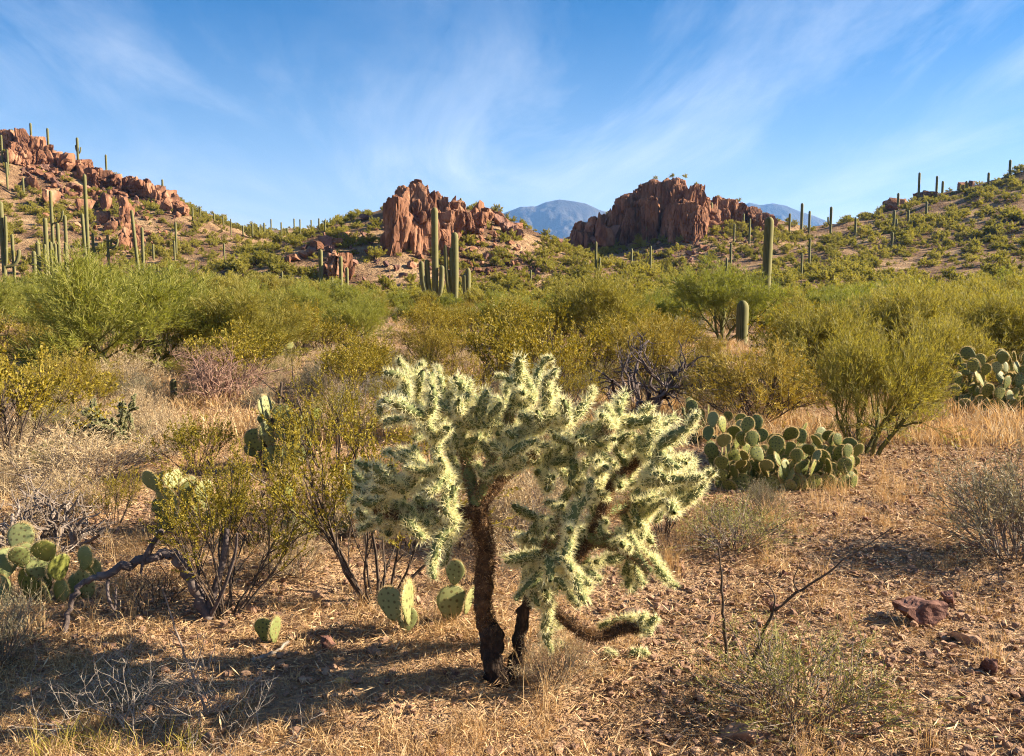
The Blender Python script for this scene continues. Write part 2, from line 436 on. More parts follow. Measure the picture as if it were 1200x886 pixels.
# saguaro: green furrows, ribs paler with rows of spines
def saguaro_material():
    m, n, l, b = material('saguaro_skin', 0.75, 0.2)
    a = n.new('ShaderNodeAttribute'); a.attribute_name = 'rib'
    c = n.new('ShaderNodeTexCoord'); t = n.new('ShaderNodeTexNoise'); t.inputs['Scale'].default_value = 3.0; t.inputs['Detail'].default_value = 6
    l.new(c.outputs['Object'], t.inputs[0])
    r = ramp(n, [(0.3, (0.050, 0.060, 0.018)), (0.7, (0.095, 0.098, 0.032))]); l.new(t.outputs[0], r.inputs[0])
    mx = n.new('ShaderNodeMix'); mx.data_type = 'RGBA'; mx.inputs[7].default_value = (0.27, 0.235, 0.11, 1)
    mm = n.new('ShaderNodeMath'); mm.operation = 'MULTIPLY'; mm.inputs[1].default_value = 0.6; l.new(a.outputs['Fac'], mm.inputs[0])
    l.new(mm.outputs[0], mx.inputs[0]); l.new(r.outputs[0], mx.inputs[6]); l.new(mx.outputs[2], b.inputs['Base Color'])
    return m
M_SAG = saguaro_material()

# rock: rust brown with darker and paler patches, jointed relief
def rock_material(name, stops, scale=0.35, vert=0.35):
    m, n, l, b = material(name, 0.95, 0.1)
    g = n.new('ShaderNodeNewGeometry'); mp = n.new('ShaderNodeMapping'); mp.inputs['Scale'].default_value = (1, 1, vert)
    l.new(g.outputs['Position'], mp.inputs[0])
    t = n.new('ShaderNodeTexNoise'); t.inputs['Scale'].default_value = scale; t.inputs['Detail'].default_value = 5; t.inputs['Roughness'].default_value = 0.72
    l.new(mp.outputs[0], t.inputs[0])
    r = ramp(n, stops); l.new(t.outputs[0], r.inputs[0]); l.new(r.outputs[0], b.inputs['Base Color'])
    t2 = n.new('ShaderNodeTexNoise'); t2.inputs['Scale'].default_value = scale * 3.2; t2.inputs['Detail'].default_value = 5; t2.inputs['Roughness'].default_value = 0.7
    l.new(mp.outputs[0], t2.inputs[0])
    bp = n.new('ShaderNodeBump'); bp.inputs['Strength'].default_value = 0.9; bp.inputs['Distance'].default_value = 0.28 / scale * 0.35
    l.new(t2.outputs[0], bp.inputs['Height']); l.new(bp.outputs[0], b.inputs['Normal'])
    return m
M_ROCK = rock_material('rust_rock', [(0.30, (0.045, 0.022, 0.016)), (0.43, (0.145, 0.068, 0.040)), (0.56, (0.255, 0.126, 0.072)), (0.72, (0.41, 0.245, 0.15))])
M_ROCKD = rock_material('purple_rock', [(0.28, (0.075, 0.042, 0.038)), (0.48, (0.165, 0.090, 0.068)), (0.65, (0.27, 0.15, 0.105)), (0.8, (0.40, 0.26, 0.19))])
M_STONE = rock_material('field_stone', [(0.28, (0.12, 0.070, 0.048)), (0.48, (0.25, 0.150, 0.098)), (0.62, (0.37, 0.235, 0.15)), (0.8, (0.52, 0.38, 0.26))], 9.0, 1.0)
M_LAVA = rock_material('red_purple_stone', [(0.3, (0.055, 0.026, 0.022)), (0.5, (0.15, 0.076, 0.058)), (0.75, (0.28, 0.16, 0.115))], 14.0, 1.0)
M_OCHRE = rock_material('ochre_stone', [(0.3, (0.42, 0.24, 0.08)), (0.6, (0.58, 0.36, 0.14))], 14.0, 1.0)

# ground: straw, gravel and rusty soil near, pinkish tan scree on the hills
def ground_material():
    m, n, l, b = material('desert_ground', 0.95, 0.08)
    g = n.new('ShaderNodeNewGeometry')
    def noise(scale, det=8, rg=0.65):
        t = n.new('ShaderNodeTexNoise'); t.inputs['Scale'].default_value = scale; t.inputs['Detail'].default_value = det; t.inputs['Roughness'].default_value = rg
        l.new(g.outputs['Position'], t.inputs[0]); return t
    t1 = noise(1.1, 6, 0.72)
    near = ramp(n, [(0.30, (0.105, 0.062, 0.038)), (0.45, (0.25, 0.155, 0.093)), (0.58, (0.38, 0.255, 0.15)), (0.75, (0.54, 0.39, 0.24))])
    l.new(t1.outputs[0], near.inputs[0])
    v = n.new('ShaderNodeTexVoronoi'); v.inputs['Scale'].default_value = 46; l.new(g.outputs['Position'], v.inputs[0])
    pr = ramp(n, [(0.0, (0.13, 0.075, 0.05)), (0.5, (0.36, 0.22, 0.13)), (1.0, (0.54, 0.38, 0.25))])
    sepc = n.new('ShaderNodeSeparateColor'); l.new(v.outputs['Color'], sepc.inputs[0]); l.new(sepc.outputs[0], pr.inputs[0])
    mg = n.new('ShaderNodeMix'); mg.data_type = 'RGBA'; l.new(near.outputs[0], mg.inputs[6]); l.new(pr.outputs[0], mg.inputs[7])
    t3 = noise(0.6, 2); gr = n.new('ShaderNodeMapRange'); gr.inputs[1].default_value = 0.4; gr.inputs[2].default_value = 0.65; gr.inputs[4].default_value = 0.65
    l.new(t3.outputs[0], gr.inputs[0]); l.new(gr.outputs[0], mg.inputs[0])
    t4 = noise(0.12, 7, 0.75)
    hill = ramp(n, [(0.30, (0.070, 0.038, 0.024)), (0.45, (0.165, 0.098, 0.056)), (0.56, (0.31, 0.20, 0.108)), (0.70, (0.52, 0.37, 0.21))])
    l.new(t4.outputs[0], hill.inputs[0])
    a = n.new('ShaderNodeAttribute'); a.attribute_name = 'hill'
    mh = n.new('ShaderNodeMix'); mh.data_type = 'RGBA'; l.new(a.outputs['Fac'], mh.inputs[0]); l.new(mg.outputs[2], mh.inputs[6]); l.new(hill.outputs[0], mh.inputs[7])
    l.new(mh.outputs[2], b.inputs['Base Color'])
    t5 = noise(16, 4, 0.75)
    b1 = n.new('ShaderNodeBump'); b1.inputs['Strength'].default_value = 1.0; b1.inputs['Distance'].default_value = 0.06; l.new(t5.outputs[0], b1.inputs['Height'])
    t6 = noise(0.9, 4, 0.75)
    b2 = n.new('ShaderNodeBump'); b2.inputs['Distance'].default_value = 0.9; l.new(a.outputs['Fac'], b2.inputs['Strength'])
    l.new(t6.outputs[0], b2.inputs['Height']); l.new(b1.outputs[0], b2.inputs['Normal']); l.new(b2.outputs[0], b.inputs['Normal'])
    return m
M_GROUND = ground_material()
M_MOUNT = rock_material('mountain_rock', [(0.3, (0.035, 0.035, 0.035)), (0.5, (0.075, 0.070, 0.065)), (0.7, (0.14, 0.125, 0.11))], 0.004, 0.6)

# ================================================================== the land
def axis(parts):
    out = [parts[0][0]]
    for a, b, st in parts:
        k = max(int(round((b - a) / st)), 1)
        out += list(np.linspace(a, b, k + 1)[1:])
    return np.array(out)
gx = axis([(0, 9, 0.16), (9, 30, 0.6), (30, 190, 1.5), (190, 330, 6)])
gx = np.concatenate([gx, np.geomspace(345, 7400, 22)])
gx = np.concatenate([-gx[:0:-1], gx])
gy = axis([(-40, -2, 4), (-2, 2.4, 0.5), (2.4, 16, 0.16), (16, 40, 0.6), (40, 260, 1.4), (260, 480, 5)])
gy = np.concatenate([np.geomspace(-600, -50, 8), gy, np.geomspace(500, 7400, 22)])
XX, YY = np.meshgrid(gx, gy)
ZZ = ground(XX, YY)
_, MM = hills(XX, YY)
mb = MB()
nx, ny = len(gx), len(gy)
idx = np.arange(nx * ny).reshape(ny, nx)
F = np.stack([idx[:-1, :-1], idx[:-1, 1:], idx[1:, 1:], idx[1:, :-1]], -1).reshape(-1, 4)
mb.add(np.stack([XX, YY, ZZ], -1).reshape(-1, 3), F, 0, np.clip(MM * 4, 0, 1).ravel())
structure(mb.build('ground', M_GROUND, smooth=True, attr_name='hill'))

def mountain(pts, depth, width, name, seed):
    px = np.array([p[0] for p in pts], float); py = np.array([p[1] for p in pts], float)
    u = np.linspace(px[0], px[-1], 220); crest = at(u, np.interp(u, px, py), np.full(220, float(depth)))
    v = np.linspace(-1, 1, 90)
    X = crest[:, None, 0] + 0 * v[None]; Y = depth + v[None] * width + 0 * X
    prof = (1 - np.abs(v)) ** 0.9
    n = fbm2(X, Y, width * 0.42, 6, seed)
    rid = 1 - np.abs(fbm2(X, Y, width * 0.30, 5, seed + 4))
    Z = np.maximum((crest[:, None, 2]) * prof[None] * (1 + (0.28 * n + 0.30 * (rid - 0.75)) * np.clip(np.abs(v) * 3.0, 0, 1)[None]), -2)
    mb = MB(); a, b = X.shape; ix = np.arange(a * b).reshape(a, b)
    mb.add(np.stack([X, Y, Z], -1).reshape(-1, 3), np.stack([ix[:-1, :-1], ix[1:, :-1], ix[1:, 1:], ix[:-1, 1:]], -1).reshape(-1, 4))
    structure(mb.build(name, M_MOUNT, smooth=True))
mountain([(420, 300), (520, 275), (575, 254), (594, 247), (610, 241), (628, 241), (640, 236), (655, 233), (672, 235), (686, 237), (700, 244),
          (715, 250), (740, 262), (790, 285)], 6000, 900, 'mountain', 1.0)
mountain([(800, 275), (850, 250), (878, 236), (890, 239), (905, 237), (920, 240), (938, 247), (955, 252), (972, 259), (1000, 272), (1060, 290)], 6400, 800, 'mountain', 2.7)

# ================================================================== rocks
def rock_mesh(name, mat, seed, dims=(1, 1, 1), cuts=9, flute=0.0, rough=0.10, res=9):
    """a block chopped by random planes, then weathered; base at z=0"""
    rg = np.random.default_rng(seed)
    g = np.linspace(-1, 1, res)
    V, Fq, n = [], [], 0
    for ax in range(3):
        for sgn in (-1, 1):
            a, b = np.meshgrid(g, g, indexing='ij')
            P = np.zeros((res, res, 3)); P[..., ax] = sgn; P[..., (ax + 1) % 3] = a; P[..., (ax + 2) % 3] = b
            ix = np.arange(res * res).reshape(res, res) + n
            f = np.stack([ix[:-1, :-1], ix[1:, :-1], ix[1:, 1:], ix[:-1, 1:]], -1).reshape(-1, 4)
            if sgn < 0: f = f[:, ::-1]
            V.append(P.reshape(-1, 3)); Fq.append(f); n += res * res
    V = np.concatenate(V); Fq = np.concatenate(Fq)
    key = np.round(V * 1000).astype(int)
    _, first, inv = np.unique(key, axis=0, return_index=True, return_inverse=True)
    V = V[first]; Fq = inv.ravel()[Fq]
    V = V * (0.74 + 0.26 / np.maximum(np.linalg.norm(V, axis=1, keepdims=True), 1) * 1.25)
    for k in range(cuts):
        nn = nrm(rg.normal(size=3) * A(1, 1, 0.7)); off = rg.uniform(0.45, 0.85)
        dd = V @ nn - off
        V = V - np.clip(dd, 0, None)[:, None] * nn
    D = np.asarray(dims, float)
    W = V * D / 2
    m = float(D.min())
    nn = nrm(V)
    disp = rough * m * fbm(W / (m * 0.5) + seed * 7.7, 4)
    if flute:
        ff = fbm(np.stack([W[:, 0] / (m * 0.22), W[:, 1] / (m * 0.22), W[:, 2] / (m * 2.4)], -1) + seed * 3.3, 3)
        disp = disp + flute * 0.6 * m * ff * (np.abs(nn[:, 2]) < 0.8)
        # joints: the face breaks into upright blocks that stand forward or back
        S = np.stack([W[:, 0] / (m * 0.30), W[:, 1] / (m * 0.30), W[:, 2] / (m * 0.75)], -1); S = S + 0.25 * np.stack([vnoise(S * 1.7 + 3), vnoise(S * 1.7 + 9), vnoise(S * 1.7 + 21)], -1)
        lo_, hi_ = S.min(0), S.max(0); nc = int(np.prod(hi_ - lo_) * 0.8) + 8
        sd = lo_ + rg.random((nc, 3)) * (hi_ - lo_); off = rg.uniform(-1, 1, nc)
        dd = ((S[:, None] - sd[None]) ** 2).sum(-1); o1 = dd.argsort(1)[:, :2]; d1 = np.sqrt(np.take_along_axis(dd, o1, 1))
        crack = np.clip(1 - (d1[:, 1] - d1[:, 0]) / 0.16, 0, 1)
        disp = disp + 0.10 * m * off[o1[:, 0]] - 0.10 * m * crack
    W = W + nn * disp[:, None]
    W[:, 2] += D[2] / 2 * 0.9
    b = MB(); b.add(W, Fq)
    return b.mesh(name, mat, smooth=False)
ROCKS = [rock_mesh('rock', M_ROCK, 20 + k, (1, 0.9, 0.8), 11, 0, 0.12) for k in range(6)]
ROCKS2 = [rock_mesh('rock', M_ROCKD, 30 + k, (1, 0.9, 0.7), 11, 0, 0.12) for k in range(4)]
COLS = [rock_mesh('rock_column', M_ROCK, 40 + k, (1, 1, 2.8), 5, 0.13, 0.08, 27) for k in range(6)]
SLABS = [rock_mesh('rock_face', M_ROCK, 50 + k, (1.3, 1, 1.7), 7, 0.13, 0.10, 27) for k in range(4)]

def outcrop(label, rocks, seed, group=None, name='rock_outcrop'):
    """rocks: (px, py of foot, width px, height px, kind, back metres); each rock stands on the slope its pixel shows"""
    rg = np.random.default_rng(seed)
    pts = hit([r[0] for r in rocks], [r[1] for r in rocks])
    ok = ~np.isnan(pts[:, 0])
    c = pts[ok].mean(0); c[2] = pts[ok][:, 2].min()
    t = thing(name, label, 'rock', c, 0, 1, group)
    for r, p, k in zip(rocks, pts, ok):
        if not k: continue
        px, py, w, h, kind = r[:5]; back = r[5] if len(r) > 5 else 0
        d = p[1]; W = w / FPX * d; H = h / FPX * d
        lib = {'c': COLS, 's': SLABS, 'r': ROCKS, 'd': ROCKS2}[kind]
        nat = {'c': (1, 2.6), 's': (1.2, 1.6), 'r': (0.95, 0.76), 'd': (0.95, 0.66)}[kind]
        me = lib[rg.integers(len(lib))]
        o = link(me.name.split('.')[0], me, t)
        o.location = Vector(p + A(0, back, 0) - c - A(0, 0, 0.12 * H))
        o.rotation_euler = (rg.normal(0, 0.05), rg.normal(0, 0.05), rg.uniform(0, 6.28))
        sx = W / nat[0]
        o.scale = (sx, sx * rg.uniform(0.8, 1.1), H * 0.99 / nat[1])
    return t
def scatter_rocks(poly, n, smin, smax, kind, seed):
    """boulders inside a picture polygon of slope, sizes in picture pixels"""
    rg = np.random.default_rng(seed); out = []
    P = np.array(poly, float); lo, hi = P.min(0), P.max(0)
    while len(out) < n:
        q = lo + rg.random(2) * (hi - lo)
        ins = False
        for i in range(len(P)):
            a, b = P[i], P[i - 1]
            if (a[1] > q[1]) != (b[1] > q[1]) and q[0] < (b[0] - a[0]) * (q[1] - a[1]) / (b[1] - a[1]) + a[0]: ins = not ins
        if ins:
            s = smin + (smax - smin) * rg.random() ** 2.2
            out.append((q[0], q[1], s * rg.uniform(0.9, 1.5), s * rg.uniform(0.6, 1.1), kind[rg.integers(len(kind))]))
    return out
rj = np.random.default_rng(5)
def wall_of(x0, x1, top, foot_, n, kind, wpx, jit=4):
    """a run of rocks side by side from x0 to x1; top and foot are polylines of picture heights"""
    out = []
    for x in np.linspace(x0, x1, n):
        tx = np.interp(x, [a for a, b in top], [b for a, b in top]); fx = np.interp(x, [a for a, b in foot_], [b for a, b in foot_])
        xx = x + rj.normal(0, wpx * 0.15); ff = fx + rj.normal(0, jit * 0.5)
        out.append((xx, ff, wpx * rj.uniform(1.2, 1.9), max(ff - tx + rj.normal(0, jit), 5), kind[rj.integers(len(kind))]))
    return out

# centre butte: a bold prow and a broken crest running down to the right
butte = [(466, 296, 34, 70, 's'), (488, 292, 38, 82, 's'), (508, 282, 34, 62, 's'), (476, 262, 28, 44, 's'), (490, 248, 22, 38, 'c'), (484, 236, 15, 26, 'c'), (500, 244, 18, 30, 's'),
         (458, 288, 14, 48, 'c'), (523, 268, 22, 40, 's'), (513, 246, 14, 24, 'r'), (530, 250, 16, 22, 'r'), (505, 266, 24, 40, 's')]
butte += [(530, 286, 34, 42, 's'), (548, 276, 26, 32, 's'), (520, 300, 30, 36, 's'), (562, 268, 22, 22, 's')]
butte += wall_of(536, 606, [(536, 236), (548, 236), (575, 236), (606, 262)], [(536, 262), (575, 258), (606, 276)], 11, 'rrs', 13)
butte += wall_of(580, 606, [(580, 246), (606, 268)], [(580, 262), (606, 282)], 5, 'dd', 10)
butte += scatter_rocks([(520, 262), (560, 258), (610, 285), (640, 315), (620, 335), (560, 330), (500, 330), (470, 312), (505, 290)], 230, 2, 9, 'rrd', 1)
butte += scatter_rocks([(395, 260), (450, 252), (455, 300), (520, 320), (500, 340), (420, 330), (350, 320), (330, 305), (370, 285)], 90, 2, 10, 'dd', 2)  # only purple-dark rocks here: the slope's shade is put into their colour
butte += wall_of(330, 400, [(330, 300), (360, 285), (400, 268)], [(330, 312), (360, 300), (400, 282)], 9, 'dr', 12)
outcrop('steep rust brown rock prow on top of the butte behind the tall saguaro clump', butte, 101)
outcrop('squat boulder stack low on the shaded side of the prow butte, behind thin saguaros',
        [(388, 330, 22, 34, 's'), (402, 330, 20, 38, 's'), (396, 318, 16, 26, 'r'), (410, 328, 14, 22, 'r'), (380, 326, 14, 18, 'r')], 102)
# right-hand butte: upright columns
colm = wall_of(740, 830, [(740, 226), (752, 216), (770, 210), (790, 207), (808, 211), (822, 226), (830, 236)], [(740, 262), (770, 272), (800, 276), (830, 268)], 22, 'ccc', 12, 1.2)
colm += wall_of(722, 745, [(722, 236), (745, 222)], [(722, 278), (745, 274)], 4, 'cs', 14, 3)
colm += wall_of(706, 735, [(706, 246), (735, 238)], [(706, 282), (735, 284)], 4, 's', 13, 3)
colm += wall_of(826, 900, [(826, 232), (840, 228), (862, 234), (880, 242), (900, 250)], [(826, 262), (862, 262), (900, 268)], 16, 'ccs', 11, 1.5)
colm += wall_of(664, 702, [(664, 262), (676, 256), (690, 262), (702, 250)], [(664, 286), (702, 286)], 6, 'ss', 13, 3)
colm += wall_of(655, 720, [(655, 274), (690, 270), (720, 262)], [(655, 288), (690, 290), (720, 288)], 8, 'dr', 12, 3)
colm += wall_of(750, 815, [(750, 236), (790, 228), (815, 240)], [(750, 276), (790, 282), (815, 280)], 14, 'cc', 12, 2)
colm += scatter_rocks([(700, 280), (760, 276), (860, 266), (920, 268), (900, 290), (850, 310), (780, 305), (700, 300), (660, 292)], 190, 2, 6.5, 'ddr', 3)
outcrop('broad butte of upright rust brown rock columns beside the gap to the blue mountains', colm, 103)
# left hill crags
lc = wall_of(0, 66, [(0, 150), (30, 153), (45, 161), (66, 174)], [(0, 172), (40, 180), (66, 190)], 13, 'ssr', 10, 2) + wall_of(14, 60, [(14, 164), (60, 176)], [(14, 190), (60, 196)], 7, 'sr', 11, 3)
lc += wall_of(66, 120, [(66, 174), (100, 192), (120, 200)], [(66, 192), (100, 206), (120, 216)], 7, 'rs', 12, 3)
lc += scatter_rocks([(20, 185), (90, 195), (140, 215), (120, 240), (60, 225), (25, 215)], 140, 2, 10, 'rrd', 4)
outcrop('reddish crag along the top of the rocky hillside slope, above scattered saguaros', lc, 104)
lc = wall_of(128, 205, [(128, 204), (150, 206), (178, 212), (205, 226)], [(128, 218), (160, 226), (205, 244)], 13, 'srr', 11, 2)
lc += scatter_rocks([(110, 210), (200, 236), (215, 255), (180, 262), (120, 240)], 130, 2, 9, 'rrd', 5)
lc += wall_of(100, 215, [(100, 196), (150, 208), (190, 222), (215, 240)], [(100, 214), (150, 224), (190, 240), (215, 254)], 18, 'rsr', 11, 2)
outcrop('line of red cliffs on the lower shoulder of the rocky hillside', lc, 105)
lc = [(147, 266, 26, 40, 's'), (155, 292, 24, 32, 's'), (125, 246, 22, 22, 'r'), (118, 262, 18, 16, 'r'), (102, 250, 20, 18, 'r'), (128, 272, 18, 14, 'r'), (60, 240, 26, 18, 'r'), (42, 222, 18, 16, 'r'), (95, 226, 22, 14, 'r')]
lc += scatter_rocks([(30, 215), (110, 220), (190, 262), (200, 290), (150, 300), (100, 280), (50, 262)], 190, 2, 8, 'rrd', 6)
outcrop('scattered red boulders and knobs down the middle of the rocky hillside', lc, 106)
# right hill: small ledges
lc = wall_of(1010, 1056, [(1010, 246), (1035, 236), (1056, 232)], [(1010, 254), (1035, 246), (1056, 243)], 6, 'rd', 12, 2)
lc += wall_of(1058, 1092, [(1058, 226), (1092, 222)], [(1058, 236), (1092, 233)], 5, 'rd', 9, 2) + [(1131, 222, 14, 10, 'r'), (1137, 221, 10, 9, 'd'), (1043, 246, 22, 14, 'r')]
outcrop('low brown rock ledges on the crest of the shrubby hill', lc, 107)

# ================================================================== saguaros
def saguaro_column(path, r, ribs=14, rings=18, taper=0.7, dome=True):
    P = catmull(path, 8)
    s = np.concatenate([[0], np.cumsum(np.linalg.norm(np.diff(P, axis=0), axis=1))]); L = s[-1]
    dm = min(1.3 * r, L * 0.3)
    q = np.concatenate([np.linspace(0, L - dm, rings), L - dm + dm * np.sin(np.linspace(0, math.pi / 2, 6)[1:])])
    C = np.stack([np.interp(q, s, P[:, k]) for k in range(3)], -1)
    T = nrm(np.gradient(C, axis=0))
    prof = r * (taper + (1 - taper) * np.clip(q / (0.45 * L), 0, 1) ** 0.7)
    dome_t = np.clip((q - (L - dm)) / dm, 0, 1); prof = prof * np.sqrt(np.maximum(1 - dome_t ** 2, 0.0004))
    n = ribs * 2; th = np.arange(n) * 2 * math.pi / n
    mod = np.where(np.arange(n) % 2 == 0, 1.0, 0.68)
    a = nrm(np.cross(T[0], A(0.2, 1, 0.1))); V = []
    for k in range(len(C)):
        a = nrm(a - T[k] * np.dot(a, T[k])); b = np.cross(T[k], a)
        V.append(C[k] + (a[None] * np.cos(th)[:, None] + b[None] * np.sin(th)[:, None]) * (prof[k] * mod)[:, None])
    m = len(C); k = np.arange(n)
    F = np.concatenate([np.stack([j * n + k, j * n + (k + 1) % n, (j + 1) * n + (k + 1) % n, (j + 1) * n + k], -1) for j in range(m - 1)])
    mbb = MB(); mbb.add(np.concatenate(V), F, 0, np.tile((np.arange(n) % 2 == 0).astype(np.float32), m))
    return mbb
def arm_path(dx, dyy, z0, z1, r0):
    """leaves the trunk sideways, elbows, then climbs"""
    out = math.hypot(dx, dyy); e = min(out * 0.9, (z1 - z0) * 0.45)
    h = z1 - z0
    return [(dx * 0.1, dyy * 0.1, z0), (dx * 0.55, dyy * 0.55, z0 + 0.10 * h), (dx * 0.82, dyy * 0.82, z0 + 0.32 * h), (dx * 0.94, dyy * 0.94, z0 + 0.62 * h), (dx, dyy, z1)]
def saguaro(px, top, depth, wpx, label, arms=(), lean=0.0, group=None, taper=0.72, ribs=14, pt=None):
    """px, top: picture column and height of the tip; arms: (tip px, tip py, attach py, width px)"""
    p = stand(px, depth) if pt is None else pt
    depth = p[1]
    H = at(px, top, depth)[2] - p[2]; r = wpx / 2 / FPX * depth
    t = thing('saguaro', label, 'cactus', p, 0, 1, group)
    saguaro_column([(-lean * H, 0, -0.15), (-lean * H * 0.6, 0, H * 0.4), (0, 0, H)], r, ribs, 18, taper).build('trunk', M_SAG, t, True, 'rib')
    for k, (ax, ay, az, aw) in enumerate(arms):
        q = at(ax, ay, depth); z0 = at(ax, az, depth)[2] - p[2]
        saguaro_column(arm_path(q[0] - p[0], (0.25 if k % 2 else -0.3) * abs(q[0] - p[0]), z0, q[2] - p[2], r), aw / 2 / FPX * depth, 11, 12, 0.8).build('arm', M_SAG, t, True, 'rib')
    return t
# clump in front of the butte
saguaro(511, 243, 70, 8, 'tallest saguaro column of the clump below the rock prow, with arms', [(494, 306, 352, 6.5), (500, 304, 350, 6), (518, 311, 350, 6)])
saguaro(534, 272, 72, 8.6, 'thick saguaro column beside the tallest one below the rock prow, with arms', [(522, 287, 352, 4.5), (526, 316, 345, 6), (529, 290, 340, 5.5)])
saguaro(549, 314, 71, 6.5, 'short saguaro at the edge of the clump below the rock prow, one stubby arm', [(544, 321, 348, 6)])
saguaro(379, 292, 78, 5, 'thin saguaro with a cluster of low arms before the squat boulder stack', [(374, 330, 348, 3.5), (385, 334, 350, 3.2), (390, 325, 350, 3.2)])
saguaro(402, 300, 78, 4.5, 'slim pale saguaro pole before the squat boulder stack, a small arm at its foot', [(400, 336, 350, 3.2)])
saguaro(409, 313, 76, 4, 'short slim saguaro pole just past the slim pale ones by the boulder stack')
# right of centre
saguaro(896, 254, 45, 10.5, 'big single saguaro column rising leaning out of the green shrubs', lean=0.02, taper=0.8, ribs=18)
saguaro(868, 352, 26, 14, 'stubby grey young saguaro without arms among yellow green bushes', taper=0.9, ribs=18)
# left foreground of the slope
saguaro(13, 236, 85, 5.5, 'armed saguaro with an upcurved arm low on the rocky hillside', [(7, 253, 300, 3.5), (20, 292, 313, 4.5), (8, 290, 312, 3.5)])
saguaro(12, 330, 55, 6, 'short saguaro stump standing by itself below the armed hillside saguaro')
g = 'saguaro columns crowded at the foot of the rocky hillside'
for px, tp, d, w in [(48, 294, 78, 5), (53, 283, 80, 5.2), (63, 255, 82, 5), (68, 283, 81, 4), (73, 285, 83, 3.6), (77, 261, 84, 4.2), (86, 252, 86, 4), (85, 284, 80, 3.6), (61, 286, 79, 3.4), (24, 274, 88, 3.5), (117, 273, 90, 3.4)]:
    saguaro(px, tp, d, w, 'plain upright saguaro column crowded among others at the foot of the rocky hillside', group=g)
saguaro(71, 223, 105, 3.6, 'thin saguaro with one raised side arm behind the crowded columns', [(76, 247, 262, 2.5)])
saguaro(111, 204, 92, 4.2, 'very tall thin saguaro pole standing against the red hillside')
saguaro(106, 250, 88, 3.8, 'medium saguaro beside the very tall thin pole, leaning slightly', lean=-0.03)
saguaro(163, 246, 90, 3.8, 'leaning saguaro pole before the red boulder knobs', lean=-0.07)
saguaro(174, 266, 88, 3.6, 'short saguaro pole beside the leaning one before the boulder knobs')
saguaro(134, 275, 90, 3, 'small saguaro with two short arms by the boulder knobs', [(131, 280, 291, 2.4), (137, 280, 291, 2.4)])
saguaro(833, 237, 150, 3.4, 'saguaro with two raised arms before the rock columns', [(828, 249, 258, 2.4), (838, 248, 258, 2.4)], pt=foot(833, 268))
saguaro(698, 283, 105, 3.0, 'dark saguaro with a hooked arm on the slope below the gap', [(703, 302, 318, 2.4)], pt=foot(698, 331))
g = 'saguaros dotted over the slopes below the buttes'
for px, tp, bs, w in [(740, 291, 312, 2.8), (762, 288, 326, 2.4), (758, 258, 284, 2.4), (860, 262, 286, 2.4), (878, 256, 286, 2.6), (856, 285, 312, 3), (871, 250, 268, 2.2), (948, 279, 316, 2.8),
                      (939, 297, 326, 2.6), (851, 302, 330, 2.6), (207, 260, 300, 2.6), (263, 285, 306, 2.2), (331, 318, 340, 2.4), (622, 316, 334, 2), (205, 282, 310, 2.4), (180, 286, 305, 2.6), (150, 262, 285, 2.2), (28, 208, 232, 2.4), (10, 175, 205, 2.4), (9, 190, 222, 2.4)]:
    saguaro(px, tp, 0, w, 'single saguaro pole on the slope ' + ('of the rocky red hillside' if px < 220 else 'below the rock columns' if 700 < px < 830 else 'by the big single saguaro' if px > 830 else 'between the hills'), group='saguaro poles on the slope ' + ('of the rocky red hillside' if px < 220 else 'below the rock columns' if 700 < px < 830 else 'by the big single saguaro' if px > 830 else 'between the hills'), pt=foot(px, bs), ribs=10)
g = 'saguaros on the hill crests'
def crest(px, top, base, w, arms=(), label=None, **kw):
    p = hit([px], [base])[0]
    k = base
    while np.isnan(p[0]): k += 1; p = hit([px], [k])[0]
    zl = 'on the rocky red hill crest' if px < 200 else 'where the rocky hill drops to the far ridge' if px < 270 else 'lined up along the low far ridge' if px < 400 else 'on top of the prow butte' if px < 600 else 'on the saddle by the second blue range' if px < 1010 else 'on the shrubby hill crest'
    saguaro(px, top, p[1], w, label or 'small far saguaro ' + zl, arms, group=None if label else 'far saguaros ' + zl, pt=p, ribs=9, **kw)
crest(37, 144, 160, 2.6); crest(57, 150, 172, 2.8); crest(125, 181, 204, 2.4); crest(191, 210, 230, 2.4); crest(3, 158, 190, 2.6)
crest(92, 161, 195, 3, [(89, 170, 178, 1.8), (94, 172, 180, 1.8)], 'far saguaro with raised arms on the descending crest of the rocky hill')
for px, tp in [(226, 240), (235, 242), (240, 245), (251, 248), (262, 253), (285, 261), (296, 264), (310, 262), (318, 258), (330, 260), (345, 255), (352, 258), (365, 254), (374, 257), (381, 255), (271, 258), (337, 263), (304, 266)]:
    crest(px, tp + rj.uniform(-2, 4), tp + rj.uniform(8, 20), rj.uniform(1.5, 2.2))
crest(540, 232, 250, 2.8)
for px, tp, bs in [(925, 250, 272), (948, 247, 274), (1052, 226, 246), (1085, 236, 258), (1097, 206, 232), (1104, 212, 232), (1064, 246, 262), (1047, 246, 272), (1002, 255, 278), (1132, 212, 226), (1076, 202, 238), (1050, 256, 270), (1045, 272, 290), (1158, 202, 216)]:
    crest(px, tp, bs, 2.8)
crest(939, 238, 272, 3.4, (), 'tall saguaro pole on the saddle in front of the second blue range')
crest(973, 242, 276, 3.2, [(970, 254, 264, 2.2)], 'saguaro with one short arm on the saddle in front of the second blue range')
crest(1183, 187, 206, 3.0, (), 'lone dark saguaro high on the shrubby hill crest')

